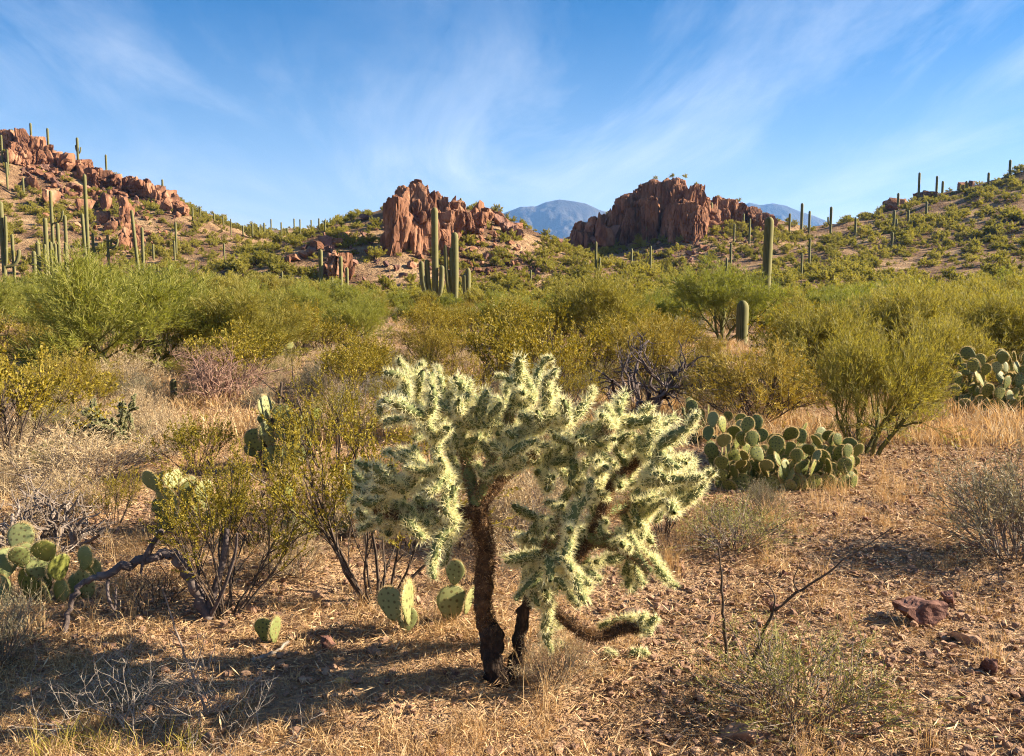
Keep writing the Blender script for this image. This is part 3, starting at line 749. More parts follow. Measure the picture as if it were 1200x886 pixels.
# ================================================================== shrubs and trees
def branch_level(rg, B, D, L, Rd, nseg, wander, up, taper=0.6):
    """march every branch of a level at once; returns joints (n, nseg+1, 3), directions and radii"""
    n = len(B); P = [B]; Ds = [D]; d = D
    for k in range(nseg):
        d = nrm(d + rg.normal(size=(n, 3)) * wander + A(0, 0, 1) * up)
        P.append(P[-1] + d * (L / nseg)[:, None]); Ds.append(d)
    rad = Rd[:, None] * (1 - (1 - taper) * np.linspace(0, 1, nseg + 1)[None])
    return np.stack(P, 1), np.stack(Ds, 1), rad
def children(rg, P, Ds, rad, n, spread, ln, lvar, rr, t0=0.25):
    m, k = P.shape[0], P.shape[1]
    t = rg.uniform(t0, 1.0, size=(m, n)) ** 0.8 * (k - 1)
    i = np.clip(t.astype(int), 0, k - 2); f = (t - i)[..., None]
    r = np.arange(m)[:, None]
    B = P[r, i] * (1 - f) + P[r, i + 1] * f
    D = nrm(Ds[r, i + 1] + nrm(rg.normal(size=(m, n, 3))) * spread)
    R0 = rad[r, i] * rr
    L = ln * rg.uniform(1 - lvar, 1 + lvar, size=(m, n))
    return B.reshape(-1, 3), D.reshape(-1, 3), L.ravel(), R0.ravel()
def plant(seed, stems, levels, leaf, wood_levels, base_r=0.03, mats=(None, None), sides=(5, 4, 3, 3, 3), foot_r=0.04):
    """stems: dict(n, len, tilt lo, tilt hi, wander, up, rad, nseg); levels: list of dicts; leaf: dict(n, len, w, spread, t0).
    returns [(part name, mesh)]"""
    rg = np.random.default_rng(seed)
    wood, green = MB(), MB()
    n = stems['n']; az = np.arange(n) * 2 * math.pi / n + rg.uniform(-0.5, 0.5, n)
    tl = rg.uniform(stems['lo'], stems['hi'], n)
    D = np.stack([np.cos(az) * np.sin(tl), np.sin(az) * np.sin(tl), np.cos(tl)], -1)
    B = np.stack([np.cos(az), np.sin(az), 0 * az], -1) * foot_r; B[:, 2] = -0.05
    L = stems['len'] * rg.uniform(0.75, 1.15, n); Rr = stems['rad'] * rg.uniform(0.7, 1.1, n)
    P, Ds, rad = branch_level(rg, B, D, L, Rr, stems.get('nseg', 5), stems['wander'], stems['up'])
    lev = 0
    def put(P, rad, lev):
        tgt = wood if lev < wood_levels else green
        k = P.shape[1]
        for j in range(k - 1):
            tgt.segs(P[:, j], P[:, j + 1], rad[:, j], rad[:, j + 1], sides[min(lev, len(sides) - 1)], 0)
    put(P, rad, 0)
    for q in levels:
        lev += 1
        B, D, L, Rr = children(rg, P, Ds, rad, q['n'], q['spread'], q['len'], q.get('var', 0.35), q.get('rr', 0.55), q.get('t0', 0.25))
        P, Ds, rad = branch_level(rg, B, D, L, np.maximum(Rr, q.get('rmin', 0.0012)), q.get('nseg', 3), q['wander'], q['up'])
        put(P, rad, lev)
    if leaf:
        B, D, L, _ = children(rg, P, Ds, rad, leaf['n'], leaf['spread'], leaf['len'], 0.4, 1, leaf.get('t0', 0.1))
        D = nrm(D + A(0, 0, 1) * leaf.get('up', 0))
        green.leaves(B, D, L, leaf['w'] * rg.uniform(0.7, 1.2, len(B)), rg, 0)
    out = []
    if wood.n: out.append(('trunk' if stems.get('tree') else 'stems', wood.mesh('stems', mats[0])))
    if green.n: out.append(('crown' if stems.get('tree') else 'foliage', green.mesh('foliage', mats[1])))
    return out

def palo_verde(seed, h=2.6, fine=1.0, mats=(M_GBARK, M_PALO), n=(5, 5, 6, 7), leafn=14, lo=0.25, hi=0.95):
    s = h / 2.6
    return plant(seed, dict(n=n[0], len=1.05 * s, lo=lo, hi=hi, wander=0.16, up=0.05, rad=0.05 * s, nseg=5, tree=True),
                 [dict(n=n[1], len=0.85 * s, spread=0.85, wander=0.16, up=0.10, rr=0.5),
                  dict(n=n[2], len=0.55 * s, spread=0.75, wander=0.14, up=0.10, rr=0.5),
                  dict(n=n[3], len=0.34 * s, spread=0.6, wander=0.12, up=0.06, rr=0.4, rmin=0.0022 * fine, nseg=2)],
                 dict(n=leafn, len=0.10 * fine * s, w=0.0055 * fine * s, spread=0.75, up=0.1), 2, mats=mats, foot_r=0.08)
def creosote(seed, h=1.4, fine=1.0, mats=(M_BARK, M_CREO), n=(14, 5, 5), leafn=12):
    s = h / 1.4
    return plant(seed, dict(n=n[0], len=0.85 * s, lo=0.15, hi=0.85, wander=0.10, up=0.06, rad=0.013 * s, nseg=5),
                 [dict(n=n[1], len=0.50 * s, spread=0.55, wander=0.14, up=0.08, rr=0.55, t0=0.35),
                  dict(n=n[2], len=0.26 * s, spread=0.55, wander=0.16, up=0.06, rr=0.5, rmin=0.0014 * fine, nseg=2, t0=0.3)],
                 dict(n=leafn, len=0.022 * fine * s, w=0.0065 * fine * s, spread=1.3, t0=0.15), 2, mats=mats)
def dry_shrub(seed, h=0.5, mats=(M_DEAD, M_GREY), n=(22, 4, 4), leafn=6, fine=1.0, lf=(0.03, 0.003)):
    s = h / 0.5
    return plant(seed, dict(n=n[0], len=0.34 * s, lo=0.1, hi=1.15, wander=0.12, up=0.05, rad=0.005 * s, nseg=4),
                 [dict(n=n[1], len=0.20 * s, spread=0.6, wander=0.15, up=0.05, rr=0.6, rmin=0.0014),
                  dict(n=n[2], len=0.11 * s, spread=0.7, wander=0.15, up=0.03, rr=0.6, rmin=0.001 * fine, nseg=2)],
                 dict(n=leafn, len=lf[0] * fine * s, w=lf[1] * fine * s, spread=1.0) if leafn else None, 2 if leafn else 9, mats=mats, foot_r=0.05)
def hill_shrub(seed, h=1.5, mats=(M_BARK, M_HILL)):
    s = h / 1.5
    return plant(seed, dict(n=7, len=0.75 * s, lo=0.15, hi=1.25, wander=0.12, up=0.03, rad=0.03 * s, nseg=3),
                 [dict(n=6, len=0.5 * s, spread=0.9, wander=0.15, up=0.03, nseg=2)],
                 dict(n=70, len=0.14 * s, w=0.017 * s, spread=1.2, t0=0.05), 1, mats=mats, sides=(3, 3, 3))

HILLS = [hill_shrub(200 + k, 1.5) for k in range(7)]
FARPV = [palo_verde(220 + k, 2.6, 1.9, mats=(M_GBARK, M_PALO if k % 2 else M_PALOG), n=(5, 5, 6, 6), leafn=13) for k in range(6)]
MIDPV = [palo_verde(230 + k, 2.6, 1.15, mats=(M_GBARK, M_PALO if k % 2 else M_PALOG), n=(6, 6, 7, 7), leafn=16, hi=1.1) for k in range(3)]
MIDCR = [creosote(240 + k, 1.4, 2.1, leafn=10) for k in range(4)]
MIDYE = [dry_shrub(250 + k, 1.15, mats=(M_BARK, M_YELL), n=(26, 5, 6), leafn=9, fine=1.0, lf=(0.030, 0.0024)) for k in range(2)]
MIDGR = [dry_shrub(260 + k, 0.55, mats=(M_DEAD, M_GREY), fine=1.6, leafn=9) for k in range(3)]

# ---- shrubs over the hills
rg = np.random.default_rng(31)
def visible(P, lift=0.8):
    """does the terrain leave the line of sight to these points open"""
    Q = P + A(0, 0, lift); d = Q - A(0, 0, CAMZ)
    t = np.linspace(0.25, 0.985, 46)
    S = A(0, 0, CAMZ) + d[:, None] * t[None, :, None]
    return (S[..., 2] > ground(S[..., 0], S[..., 1]) - 0.2).all(1)
n = 40000
yy = 64 + (400 - 64) * rg.random(n) ** 0.75
xx = (rg.random(n) * 2 - 1) * 0.62 * yy
_, mk = hills(xx, yy)
P = np.stack([xx, yy, ground(xx, yy)], -1)
px, py = project(P)
keep = ((mk > 0.03) | (yy > 75)) & (yy < 300 + 100 * (px < 480)) & (px > -30) & (px < 1230)
# bare rock faces carry few shrubs
rocky = ((px > 440) & (px < 530) & (py < 276)) | ((px > 735) & (px < 840) & (py < 258)) | ((px < 210) & (py < 235) & (rg.random(n) < 0.4))
shaded = (px > 330) & (px < 450) & (py > 255) & (py < 320) & (rg.random(n) < 0.45)
keep &= ~(((np.abs(px - 640) < 40) & (py < 288) | (np.abs(px - 930) < 55) & (py < 274)) & (rg.random(n) < 0.8))
keep &= ~(rocky & (rg.random(n) < 0.85)) & ~shaded
clump = fbm2(xx, yy, 14.0, 3, 8.8)
keep &= rg.random(n) < np.clip(0.62 + 0.7 * clump, 0.18, 1) * np.where((px > 930) & (py < 318), 0.55, 0.9) * np.where(yy > 200, 0.7, 1.0)
P = P[keep]; px = px[keep]; py = py[keep]
v_ = visible(P); P, px, py = P[v_], px[v_], py[v_]
size = (0.38 + 1.35 * rg.random(len(P)) ** 2.4) * np.where(px > 900, 1.1, 1.0)
order = np.argsort(-size / P[:, 1])
print('hill shrubs', len(P))
side = lambda a: ('on the rocky red hillside', 'shrubs on the rocky red hillside') if a < 300 else ('on the butte with the rock prow', 'shrubs on the prow butte') if a < 650 else \
    ('on the slopes of the column butte', 'shrubs on the column butte') if a < 900 else ('on the shrubby hill', 'shrubs on the shrubby hill')
for k in order[:300]:
    a, b = side(px[k])
    pos = ' near its crest' if py[k] < (np.interp(px[k], [0, 215, 240, 490, 640, 800, 1000, 1200], [158, 243, 262, 232, 289, 230, 265, 199]) + 26) else ' low on its flank' if py[k] > 300 else ' midway up'
    a += pos; b += pos; big = 'large ' if size[k] > 1.25 else 'small '
    thing_from(HILLS[rg.integers(7)], 'hillside_shrub', big + 'rounded olive green shrub ' + a, 'shrub', P[k], rg.uniform(0, 6.28), (size[k] * rg.uniform(0.9, 1.3), size[k] * rg.uniform(0.9, 1.3), size[k]), big + b)
for px_, py_, d_, s_ in [(752, 222, 203, 0.6), (768, 214, 203, 0.75), (788, 212, 204, 0.9), (803, 212, 204, 0.8), (816, 222, 205, 0.9), (842, 236, 206, 0.7), (866, 240, 207, 0.8), (735, 240, 202, 0.9), (712, 256, 201, 0.8)]:
    thing_from(HILLS[int(px_) % 7], 'hillside_shrub', 'small shrub rooted in the top of the rock column butte', 'shrub', at(px_, py_ - 4, d_ - 1.0), px_, s_, 'shrubs on top of the rock columns')
for px_, py_, d_, s_ in [(470, 246, 149, 0.6), (500, 232, 147, 0.6), (520, 240, 148, 0.7), (505, 262, 143, 0.6), (552, 246, 151, 0.8), (580, 252, 155, 0.7)]:
    thing_from(HILLS[int(px_) % 7], 'hillside_shrub', 'small shrub growing among the rocks of the prow butte', 'shrub', at(px_, py_, d_), px_, s_, 'shrubs among the prow rocks')
rest = order[300:]

# ---- geometry-node scatter for what nobody could count
def scatter(name, pts, scales, rots, protos, label, cat, tilt=None):
    me = bpy.data.meshes.new(name)
    me.vertices.add(len(pts)); me.vertices.foreach_set('co', np.asarray(pts, np.float32).ravel())
    def att(nm, ty, v, key):
        a = me.attributes.new(nm, ty, 'POINT'); a.data.foreach_set(key, np.asarray(v, np.float32).ravel())
    att('size', 'FLOAT', scales, 'value')
    e = np.zeros((len(pts), 3)); e[:, 2] = rots
    if tilt is not None: e[:, :2] = tilt
    att('turn', 'FLOAT_VECTOR', e, 'vector')
    o = link(name, me)
    c = bpy.data.collections.new(name + '_kinds')
    for k, pm in enumerate(protos):
        po = bpy.data.objects.new(name + '_kind', pm); c.objects.link(po)
    ng = bpy.data.node_groups.new(name + '_scatter', 'GeometryNodeTree')
    ng.interface.new_socket('Geometry', in_out='INPUT', socket_type='NodeSocketGeometry')
    ng.interface.new_socket('Geometry', in_out='OUTPUT', socket_type='NodeSocketGeometry')
    nd, lk = ng.nodes, ng.links
    gi, go = nd.new('NodeGroupInput'), nd.new('NodeGroupOutput')
    ip = nd.new('GeometryNodeInstanceOnPoints'); ci = nd.new('GeometryNodeCollectionInfo')
    ci.inputs['Collection'].default_value = c; ci.inputs['Separate Children'].default_value = True; ci.inputs['Reset Children'].default_value = True
    a1 = nd.new('GeometryNodeInputNamedAttribute'); a1.data_type = 'FLOAT'; a1.inputs[0].default_value = 'size'
    a2 = nd.new('GeometryNodeInputNamedAttribute'); a2.data_type = 'FLOAT_VECTOR'; a2.inputs[0].default_value = 'turn'
    er = nd.new('FunctionNodeEulerToRotation')
    ip.inputs['Pick Instance'].default_value = True
    rv = nd.new('FunctionNodeRandomValue'); rv.data_type = 'INT'
    rv.inputs[4].default_value = 0; rv.inputs[5].default_value = len(protos) - 1
    lk.new(gi.outputs[0], ip.inputs['Points']); lk.new(ci.outputs[0], ip.inputs['Instance'])
    lk.new(rv.outputs[2], ip.inputs['Instance Index'])
    lk.new(a2.outputs[0], er.inputs[0]); lk.new(er.outputs[0], ip.inputs['Rotation']); lk.new(a1.outputs[0], ip.inputs['Scale'])
    lk.new(ip.outputs[0], go.inputs[0])
    md = o.modifiers.new('scatter', 'NODES'); md.node_group = ng
    return stuff(o, label, cat)
def merged(parts, name):
    """one mesh with both materials, for scattering"""
    b = MB(); mats = []
    for k, (pn, me) in enumerate(parts):
        co = np.empty(len(me.vertices) * 3, np.float32); me.vertices.foreach_get('co', co)
        fi = np.empty(len(me.loops), np.int32); me.loops.foreach_get('vertex_index', fi)
        b.add(co.reshape(-1, 3), fi.reshape(-1, 4), k); mats.append(me.materials[0])
    return b.mesh(name, mats)
scatter('hillside_scrub', P[rest], size[rest] * 0.95, rg.uniform(0, 6.28, len(rest)), [merged(h, 'scrub') for h in HILLS], 'countless small olive shrubs scattered over the hill slopes', 'scrub')

# ---- the flat: palo verde trees, creosote and yellow bushes between the camera and the hills
def poisson(n, y0, y1, dmin, width=0.62, power=1.0, avoid=(), seed=0):
    rg = np.random.default_rng(seed); out = []
    for _ in range(n * 30):
        y = y0 + (y1 - y0) * rg.random() ** power; x = (rg.random() * 2 - 1) * width * y
        d = dmin * (0.7 + 0.6 * rg.random())
        if any((x - a) ** 2 + (y - b) ** 2 < d * d for a, b in out): continue
        if any((x - a) ** 2 + (y - b) ** 2 < r * r for a, b, r in avoid): continue
        out.append((x, y))
        if len(out) >= n: break
    return np.array(out)
OPEN = [(92, 192, 9.4), (212, 302, 12.8), (688, 832, 12.2), (846, 892, 27), (300, 372, 8.2), (484, 562, 50), (1128, 1200, 12.6), (195, 212, 12.6)]
def blocks(a, y, h=1.0):
    return any(l - 12 < a < r + 12 and y < d for l, r, d in OPEN)
def zone(a):
    for lim, txt in ((120, 'below the crowded saguaros'), (240, 'below the red boulder knobs'), (350, 'below the low saguaro ridge'), (450, 'before the squat boulder stack'), (600, 'below the rock prow'),
                     (700, 'below the gap with the blue mountain'), (830, 'below the rock columns'), (930, 'around the big single saguaro'), (1060, 'below the saddle'), (9999, 'below the shrubby hill')):
        if a < lim: return txt
def put(kind, name, label, cat, px, depth=None, py=None, sc=1.0, rz=None, group=None):
    p = foot(px, py) if py is not None else stand(px, depth)
    return thing_from(kind, name, label, cat, p, rng.uniform(0, 6.28) if rz is None else rz, sc, group)
# named trees
put(MIDPV[0], 'palo_verde_tree', 'big bushy palo verde tree with dark forked trunk before the crowded saguaros', 'tree', 130, 16.0, sc=1.08, rz=1.0)
put(MIDPV[1], 'palo_verde_tree', 'palo verde tree with upswept green limbs beside the dead brown cholla', 'tree', 285, 17.0, sc=0.80, rz=2.2)
put(MIDPV[2], 'palo_verde_tree', 'sparse leaning palo verde tree by the stubby young saguaro', 'tree', 846, 29.0, sc=1.1, rz=0.3)
put(MIDPV[1], 'palo_verde_tree', 'wide palo verde tree behind the bristly dead tree', 'tree', 705, 24.0, sc=0.95, rz=4.2)
taken = [(*stand(130, 16)[:2], 3.0), (*stand(285, 17)[:2], 2.2), (*stand(846, 29)[:2], 2.2), (*stand(705, 24)[:2], 2.4), (*stand(868, 26)[:2], 1.8), (*stand(868, 23)[:2], 1.4), (*stand(896, 45)[:2], 2)]
def top_limit(a):
    return np.interp(a, [0, 110, 130, 230, 260, 330, 400, 480, 560, 680, 800, 900, 1000, 1100, 1200], [300, 292, 280, 282, 297, 310, 328, 344, 340, 336, 334, 330, 320, 310, 294])
def crown_height(parts):
    return max(max(v.co.z for v in me.vertices) for _, me in parts)
HGT = {id(l): crown_height(l) for l in FARPV + MIDPV + MIDCR + MIDYE + MIDGR}
PV = poisson(225, 19, 96, 2.6, 0.76, 0.95, taken, 3)
kx, ky = project(np.stack([PV[:, 0], PV[:, 1], ground(PV[:, 0], PV[:, 1])], -1))
for (x, y), a in zip(PV, kx):
    far = y > 34
    lib = FARPV if far else MIDPV
    s = rng.uniform(0.75, 1.12) * (1.0 if y > 26 else 0.85)
    kind = lib[rng.integers(len(lib))]; gz = float(ground(A(x), A(y))[0])
    room = at(a, top_limit(a) + rng.uniform(-2, 14), y)[2] - gz
    s = min(s, room / HGT[id(kind)])
    if 850 < a < 925 and y < 45: s *= 0.7
    if s < 0.35: continue
    lab = ('small ' if s < 0.7 else 'large ') + ('palo verde tree far back in the scrub ' if far else 'palo verde tree near the scrub edge ') + zone(a)
    thing_from(kind, 'palo_verde_tree', lab, 'tree', (x, y, float(ground(A(x), A(y))[0])), rng.uniform(0, 6.28), s,
               lab.replace('tree', 'trees'))
for k, (px, d, sc) in enumerate([(470, 58, .62), (500, 60, .60), (525, 57, .60), (552, 60, .62), (580, 55, .62), (440, 52, .65), (610, 50, .6), (640, 56, .65), (380, 60, .65), (410, 64, .62)]):
    put(FARPV[k % 6], 'palo_verde_tree', 'squat palo verde shrub hugging the foot of the tall saguaro clump' if 480 < px < 600 else 'squat palo verde shrub out on the flat beside the tall saguaro clump', 'tree', px, d, sc=sc, rz=k,
        group='squat palo verde shrubs at the saguaro clump' if 480 < px < 600 else 'squat palo verde shrubs beside the saguaro clump')
CR = poisson(360, 11.5, 60, 1.2, 0.74, 1.2, [(a, b, r * 0.6) for a, b, r in taken] + [(6.6, 12.2, 1.6), (5.3, 11.3, 1.5), (4.2, 9.5, 2.2)], 4)
for x, y in CR:
    p = (x, y, float(ground(A(x), A(y))[0])); k = rng.random(); ca, _ = project(A(*p))
    if blocks(ca, y) and not (484 < ca < 562 and y > 13): continue
    zn = ('in the far scrub ' if y > 28 else 'in the nearer scrub ') + zone(ca)
    if k < 0.60: thing_from(MIDCR[rng.integers(4)], 'creosote_bush', 'olive creosote bush ' + zn, 'bush', p, rng.uniform(0, 6.28), rng.uniform(0.55, 1.0), 'creosote bushes ' + zn)
    elif k < 0.78: thing_from(MIDYE[rng.integers(2)], 'yellow_bush', 'yellowish twiggy bush ' + zn, 'bush', p, rng.uniform(0, 6.28), rng.uniform(0.5, 0.9), 'yellow bushes ' + zn)
    else: thing_from(MIDGR[rng.integers(3)], 'dry_shrub', 'low greyish dry shrub ' + zn, 'shrub', p, rng.uniform(0, 6.28), rng.uniform(0.8, 1.6), 'dry shrubs ' + zn)

# ================================================================== cholla in the foreground
def joint_mesh(seed, L=1.0, r=0.0165, ln=0.125, nsp=5, spl=(0.012, 0.038), spw=0.0011, mats=(M_CHOLLA, M_SPINE)):
    """one tubercled stem joint along +Z and its coat of sheathed spines"""
    rg = np.random.default_rng(seed)
    n, m = 12, 15
    z = np.linspace(0, 1, m); prof = np.sqrt(np.clip(1 - (2 * np.clip(z, 0.02, 0.985) - 1) ** 6, 0.02, 1)) * (0.82 + 0.18 * np.sin(math.pi * z))
    th = np.arange(n) * 2 * math.pi / n
    bend = rg.normal(0, 0.010, 2)
    V = []
    for j in range(m):
        tub = 1 + 0.24 * np.cos(3 * (th * 2) / 1.0 * 1.0 + (math.pi if j % 2 else 0))
        rr = r * prof[j] * tub
        c = A(bend[0], bend[1], 0) * math.sin(math.pi * z[j])
        V.append(np.stack([c[0] + rr * np.cos(th), c[1] + rr * np.sin(th), np.full(n, z[j] * ln)], -1))
    V = np.concatenate(V); k = np.arange(n)
    F = np.concatenate([np.stack([j * n + k, j * n + (k + 1) % n, (j + 1) * n + (k + 1) % n, (j + 1) * n + k], -1) for j in range(m - 1)])
    b = MB(); b.add(V, F)
    body = b.mesh('joint', mats[0], True)
    na = 105
    zz = rg.uniform(0.04, 1.0, na); tt = rg.uniform(0, 2 * math.pi, na)
    nd = np.stack([np.cos(tt), np.sin(tt), np.zeros(na)], -1)
    nd = nrm(nd + A(0, 0, 1) * (0.25 + 1.2 * np.clip(zz - 0.85, 0, 1) / 0.15)[:, None])
    base = np.stack([np.cos(tt) * r, np.sin(tt) * r, zz * ln], -1) + np.stack([bend[0] * np.sin(math.pi * zz), bend[1] * np.sin(math.pi * zz), 0 * zz], -1)
    B = np.repeat(base, nsp, 0); D = nrm(np.repeat(nd, nsp, 0) + rg.normal(0, 0.55, (na * nsp, 3)))
    s = MB(); s.spikes(B, D, rg.uniform(spl[0], spl[1], len(B)), np.full(len(B), spw), rg)
    return body, s.mesh('spines', mats[1])
JOINTS = [joint_mesh(300 + k) for k in range(6)]
def limb_with_spines(t, pts, r0, r1, seed, name='branch', mat=None, sp=True, spmat=None, spl=(0.010, 0.024), dens=5200, rough=0.38):
    P = catmull(pts, 9); rr = np.linspace(r0, r1, len(P))
    b = MB(); rr = rr * (1 + 0.10 * fbm(np.stack([np.arange(len(P)) * 0.9, np.zeros(len(P)), np.full(len(P), seed * 1.7)], -1), 2)); b.tube(P, rr, 12, 0, rough, True, seed)
    o = b.build(name, mat or M_CHBARK, t, True)
    if sp:
        rg = np.random.default_rng(seed)
        sl_ = np.linalg.norm(np.diff(P, axis=0), axis=1).sum(); n = int(dens * sl_)
        q = rg.uniform(0, len(P) - 1.001, n); i = q.astype(int); f = (q - i)[:, None]
        C = P[i] * (1 - f) + P[i + 1] * f; T = nrm(P[i + 1] - P[i])
        d = nrm(rg.normal(size=(n, 3))); d = nrm(d - T * (d * T).sum(1, keepdims=True))
        s = MB(); s.spikes(C + d * rr[i][:, None] * 0.95, nrm(d + rg.normal(0, 0.45, (n, 3))), rg.uniform(*spl, n), np.full(n, 0.0016), rg)
        s.build('spines', spmat or M_SPINEB, o)['kind'] = 'stuff'
    return o
def joint(t, p, d, sc, lib, rg, stretch=1.0):
    body, sp = lib[rg.integers(len(lib))]
    o = link('joint', body, t); o.matrix_basis = frame(p, d, rg.uniform(0, 6.28), (sc ** 0.5 * 0.98, sc ** 0.5 * 0.98, sc * stretch))
    link('spines', sp, o)['kind'] = 'stuff'
    return np.asarray(p) + np.asarray(nrm(np.asarray(d, float)[None])[0]) * 0.125 * sc * stretch

CD = float(foot(582, 800)[1])
base = foot(582, 800)
ch = thing('chain_fruit_cholla', 'tree like cholla cactus with dark trunk and glowing cream spined joints', 'cactus', base)
def cpt(px, py, dz=0.0):
    return at(px, py, CD + dz) - base
M_BLACK = noise_material('black_cholla_bark', [(0.3, (0.012, 0.009, 0.008)), (0.55, (0.040, 0.027, 0.020)), (0.75, (0.13, 0.085, 0.055))], 30, 5, 0.95, 1.0, 70, 0.02, stretch=(1, 1, 0.35))
limb_with_spines(ch, [cpt(586, 808), cpt(580, 790), cpt(575, 770), cpt(578, 752, 0.02), cpt(572, 730, 0.01)], 0.058, 0.036, 3, 'trunk_base', M_BLACK, False, rough=0.6)
limb_with_spines(ch, [cpt(575, 742, 0.015), cpt(565, 705), cpt(569, 660), cpt(566, 625), cpt(561, 594)], 0.037, 0.038, 1, 'trunk')
limb_with_spines(ch, [cpt(588, 806), cpt(602, 784, 0.03), cpt(609, 752, 0.06), cpt(614, 718, 0.04), cpt(626, 690, 0.0), cpt(642, 668, -0.06)], 0.036, 0.020, 2, 'side_stem', M_BLACK, False, rough=0.55)
SK = [[(560, 600, 0), (530, 602, -0.08), (500, 600, -0.14), (468, 604, -0.2), (440, 596, -0.22)],
      [(558, 592, 0), (551, 560, 0.08), (544, 532, 0.14), (520, 505, 0.18), (500, 480, 0.2)],
      [(558, 590, 0), (575, 552, -0.02), (590, 510, -0.04), (602, 476, -0.05)],
      [(563, 590, 0), (598, 550, 0.06), (628, 532, 0.10), (662, 524, 0.14), (702, 516, 0.18)],
      [(642, 668, -0.06), (676, 652, -0.08), (692, 630, -0.06), (704, 604, -0.05), (722, 562, -0.02), (752, 538, 0.02)],
      [(692, 632, -0.08), (718, 636, -0.15), (742, 648, -0.2), (762, 668, -0.24)],
      [(630, 690, -0.02), (650, 716, -0.1), (676, 736, -0.14), (692, 746, -0.15), (712, 744, -0.13), (728, 736, -0.12), (748, 736, -0.12)],
      [(598, 550, 0.06), (612, 520, 0.2), (640, 490, 0.28), (655, 478, 0.3)],
      [(640, 670, -0.06), (640, 652, -0.2), (648, 630, -0.26), (660, 600, -0.3)],
      [(704, 604, -0.05), (740, 590, 0.1), (775, 568, 0.16), (800, 556, 0.2)],
      [(722, 562, 0.0), (700, 525, -0.15), (715, 500, -0.2)]]
nodes = []
rc = np.random.default_rng(77)
for k, br in enumerate(SK):
    pts = [cpt(*q) for q in br]
    limb_with_spines(ch, pts, 0.026 if k < 6 else 0.020, 0.017, 10 + k, 'branch', M_CHBARK if k in (3, 4, 6, 0) else M_CHOLLA)
    for q in catmull(pts, 4)[3:]:
        nodes.append(q)
        if k != 6 and rc.random() < 0.55:
            joint(ch, q, nrm((rc.normal(0, 1, 3) + A(0, 0, 0.3))[None])[0], rc.uniform(0.4, 0.85), JOINTS, rc)
ANCH = [(452, 438), (470, 446), (486, 452), (502, 446), (520, 462), (540, 486), (468, 470), (446, 484), (500, 498), (560, 500), (576, 520), (588, 446), (604, 442), (622, 452), (644, 458), (602, 478),
        (630, 488), (655, 500), (520, 540), (498, 556), (470, 566), (444, 566), (420, 560), (450, 596), (480, 588), (512, 570), (582, 540), (700, 482), (718, 474), (740, 476), (762, 488), (788, 494), (690, 500),
        (722, 508), (750, 516), (780, 518), (802, 530), (816, 546), (700, 538), (664, 540), (742, 556), (772, 556), (800, 570), (812, 588), (640, 560), (652, 596), (640, 618), (624, 640), (652, 650), (662, 672),
        (684, 684), (720, 606), (742, 618), (766, 588), (792, 596), (736, 636), (768, 660), (778, 676), (630, 692), (640, 660), (534, 452), (552, 474), (572, 484), (616, 506), (532, 512), (486, 530), (460, 616),
        (430, 590), (500, 622), (520, 610), (676, 520), (680, 560), (710, 560), (730, 536), (760, 530), (790, 548), (640, 530), (612, 470), (576, 560), (512, 484), (664, 482), (634, 440), (480, 430), (610, 690), (650, 712), (756, 734),
        (548, 450), (566, 464), (650, 476), (676, 496), (700, 498), (436, 540), (456, 548), (476, 516), (590, 500), (600, 520), (620, 540), (700, 580), (690, 610), (670, 630), (756, 574), (780, 580), (806, 552), (770, 504), (744, 498), (620, 664), (636, 676), (652, 688), (668, 660), (648, 634), (630, 708), (666, 700), (690, 668), (610, 650), (640, 600), (656, 616), (672, 604), (738, 660), (700, 560), (686, 580), (424, 556), (436, 578), (452, 562), (466, 588), (484, 566), (500, 586), (446, 612), (472, 622), (494, 604), (520, 590), (430, 600), (510, 548), (488, 540), (536, 560), (464, 540), (530, 624)]
tip = cpt(748, 736, -0.12)
for dd in ((0.8, 0, 0.5), (0.5, 0.3, 0.9), (0.9, -0.3, -0.1), (0.2, -0.2, 1.0)):
    joint(ch, tip, dd, rc.uniform(0.5, 0.8), JOINTS, rc)
AP = []
for px, py in ANCH:
    px = 622 + (px - 622) * (0.92 if px < 622 else 0.93); py = 590 + (py - 590) * (0.90 if py < 590 else 0.86) + 8
    AP.append(cpt(px, py, float(np.clip(rc.normal(0.0, 0.22), -0.45, 0.45))))
AP = np.array(AP)
todo = list(range(len(AP))); njoint = 0
ctr = cpt(620, 590)
while todo:
    ND = np.array(nodes); Q = AP[todo]
    dist = np.linalg.norm(Q[:, None] - ND[None], axis=-1)
    j = dist.min(1).argmin(); i = todo.pop(j)
    s0 = ND[dist[j].argmin()]; tgt = AP[i]
    # chain of joints from the skeleton out to the anchor
    p = s0; guard = 0
    while np.linalg.norm(tgt - p) > 0.09 and guard < 5:
        d = nrm((tgt - p)[None])[0] + rc.normal(0, 0.22, 3); dl = np.linalg.norm(tgt - p)
        sc = float(np.clip(min(dl / 0.125, rc.uniform(0.8, 1.25)), 0.6, 1.3))
        p = joint(ch, p - nrm(d[None])[0] * 0.008, d, sc, JOINTS, rc); njoint += 1; guard += 1
        nodes.append(p)
    nodes.append(p)
    out = nrm((p - ctr)[None])[0]
    low = ANCH[i][1] > 600
    for q in range(rc.integers(2, 4)):
        d = nrm((out * 0.55 + A(0, 0, -0.2 if low else 0.22) + rc.normal(0, 0.62, 3))[None])[0]
        e = joint(ch, p, d, rc.uniform(0.6, 1.35), JOINTS, rc); njoint += 1
        if rc.random() < 0.18:
            joint(ch, e, nrm((d + rc.normal(0, 0.7, 3))[None])[0], rc.uniform(0.4, 0.7), JOINTS, rc); njoint += 1
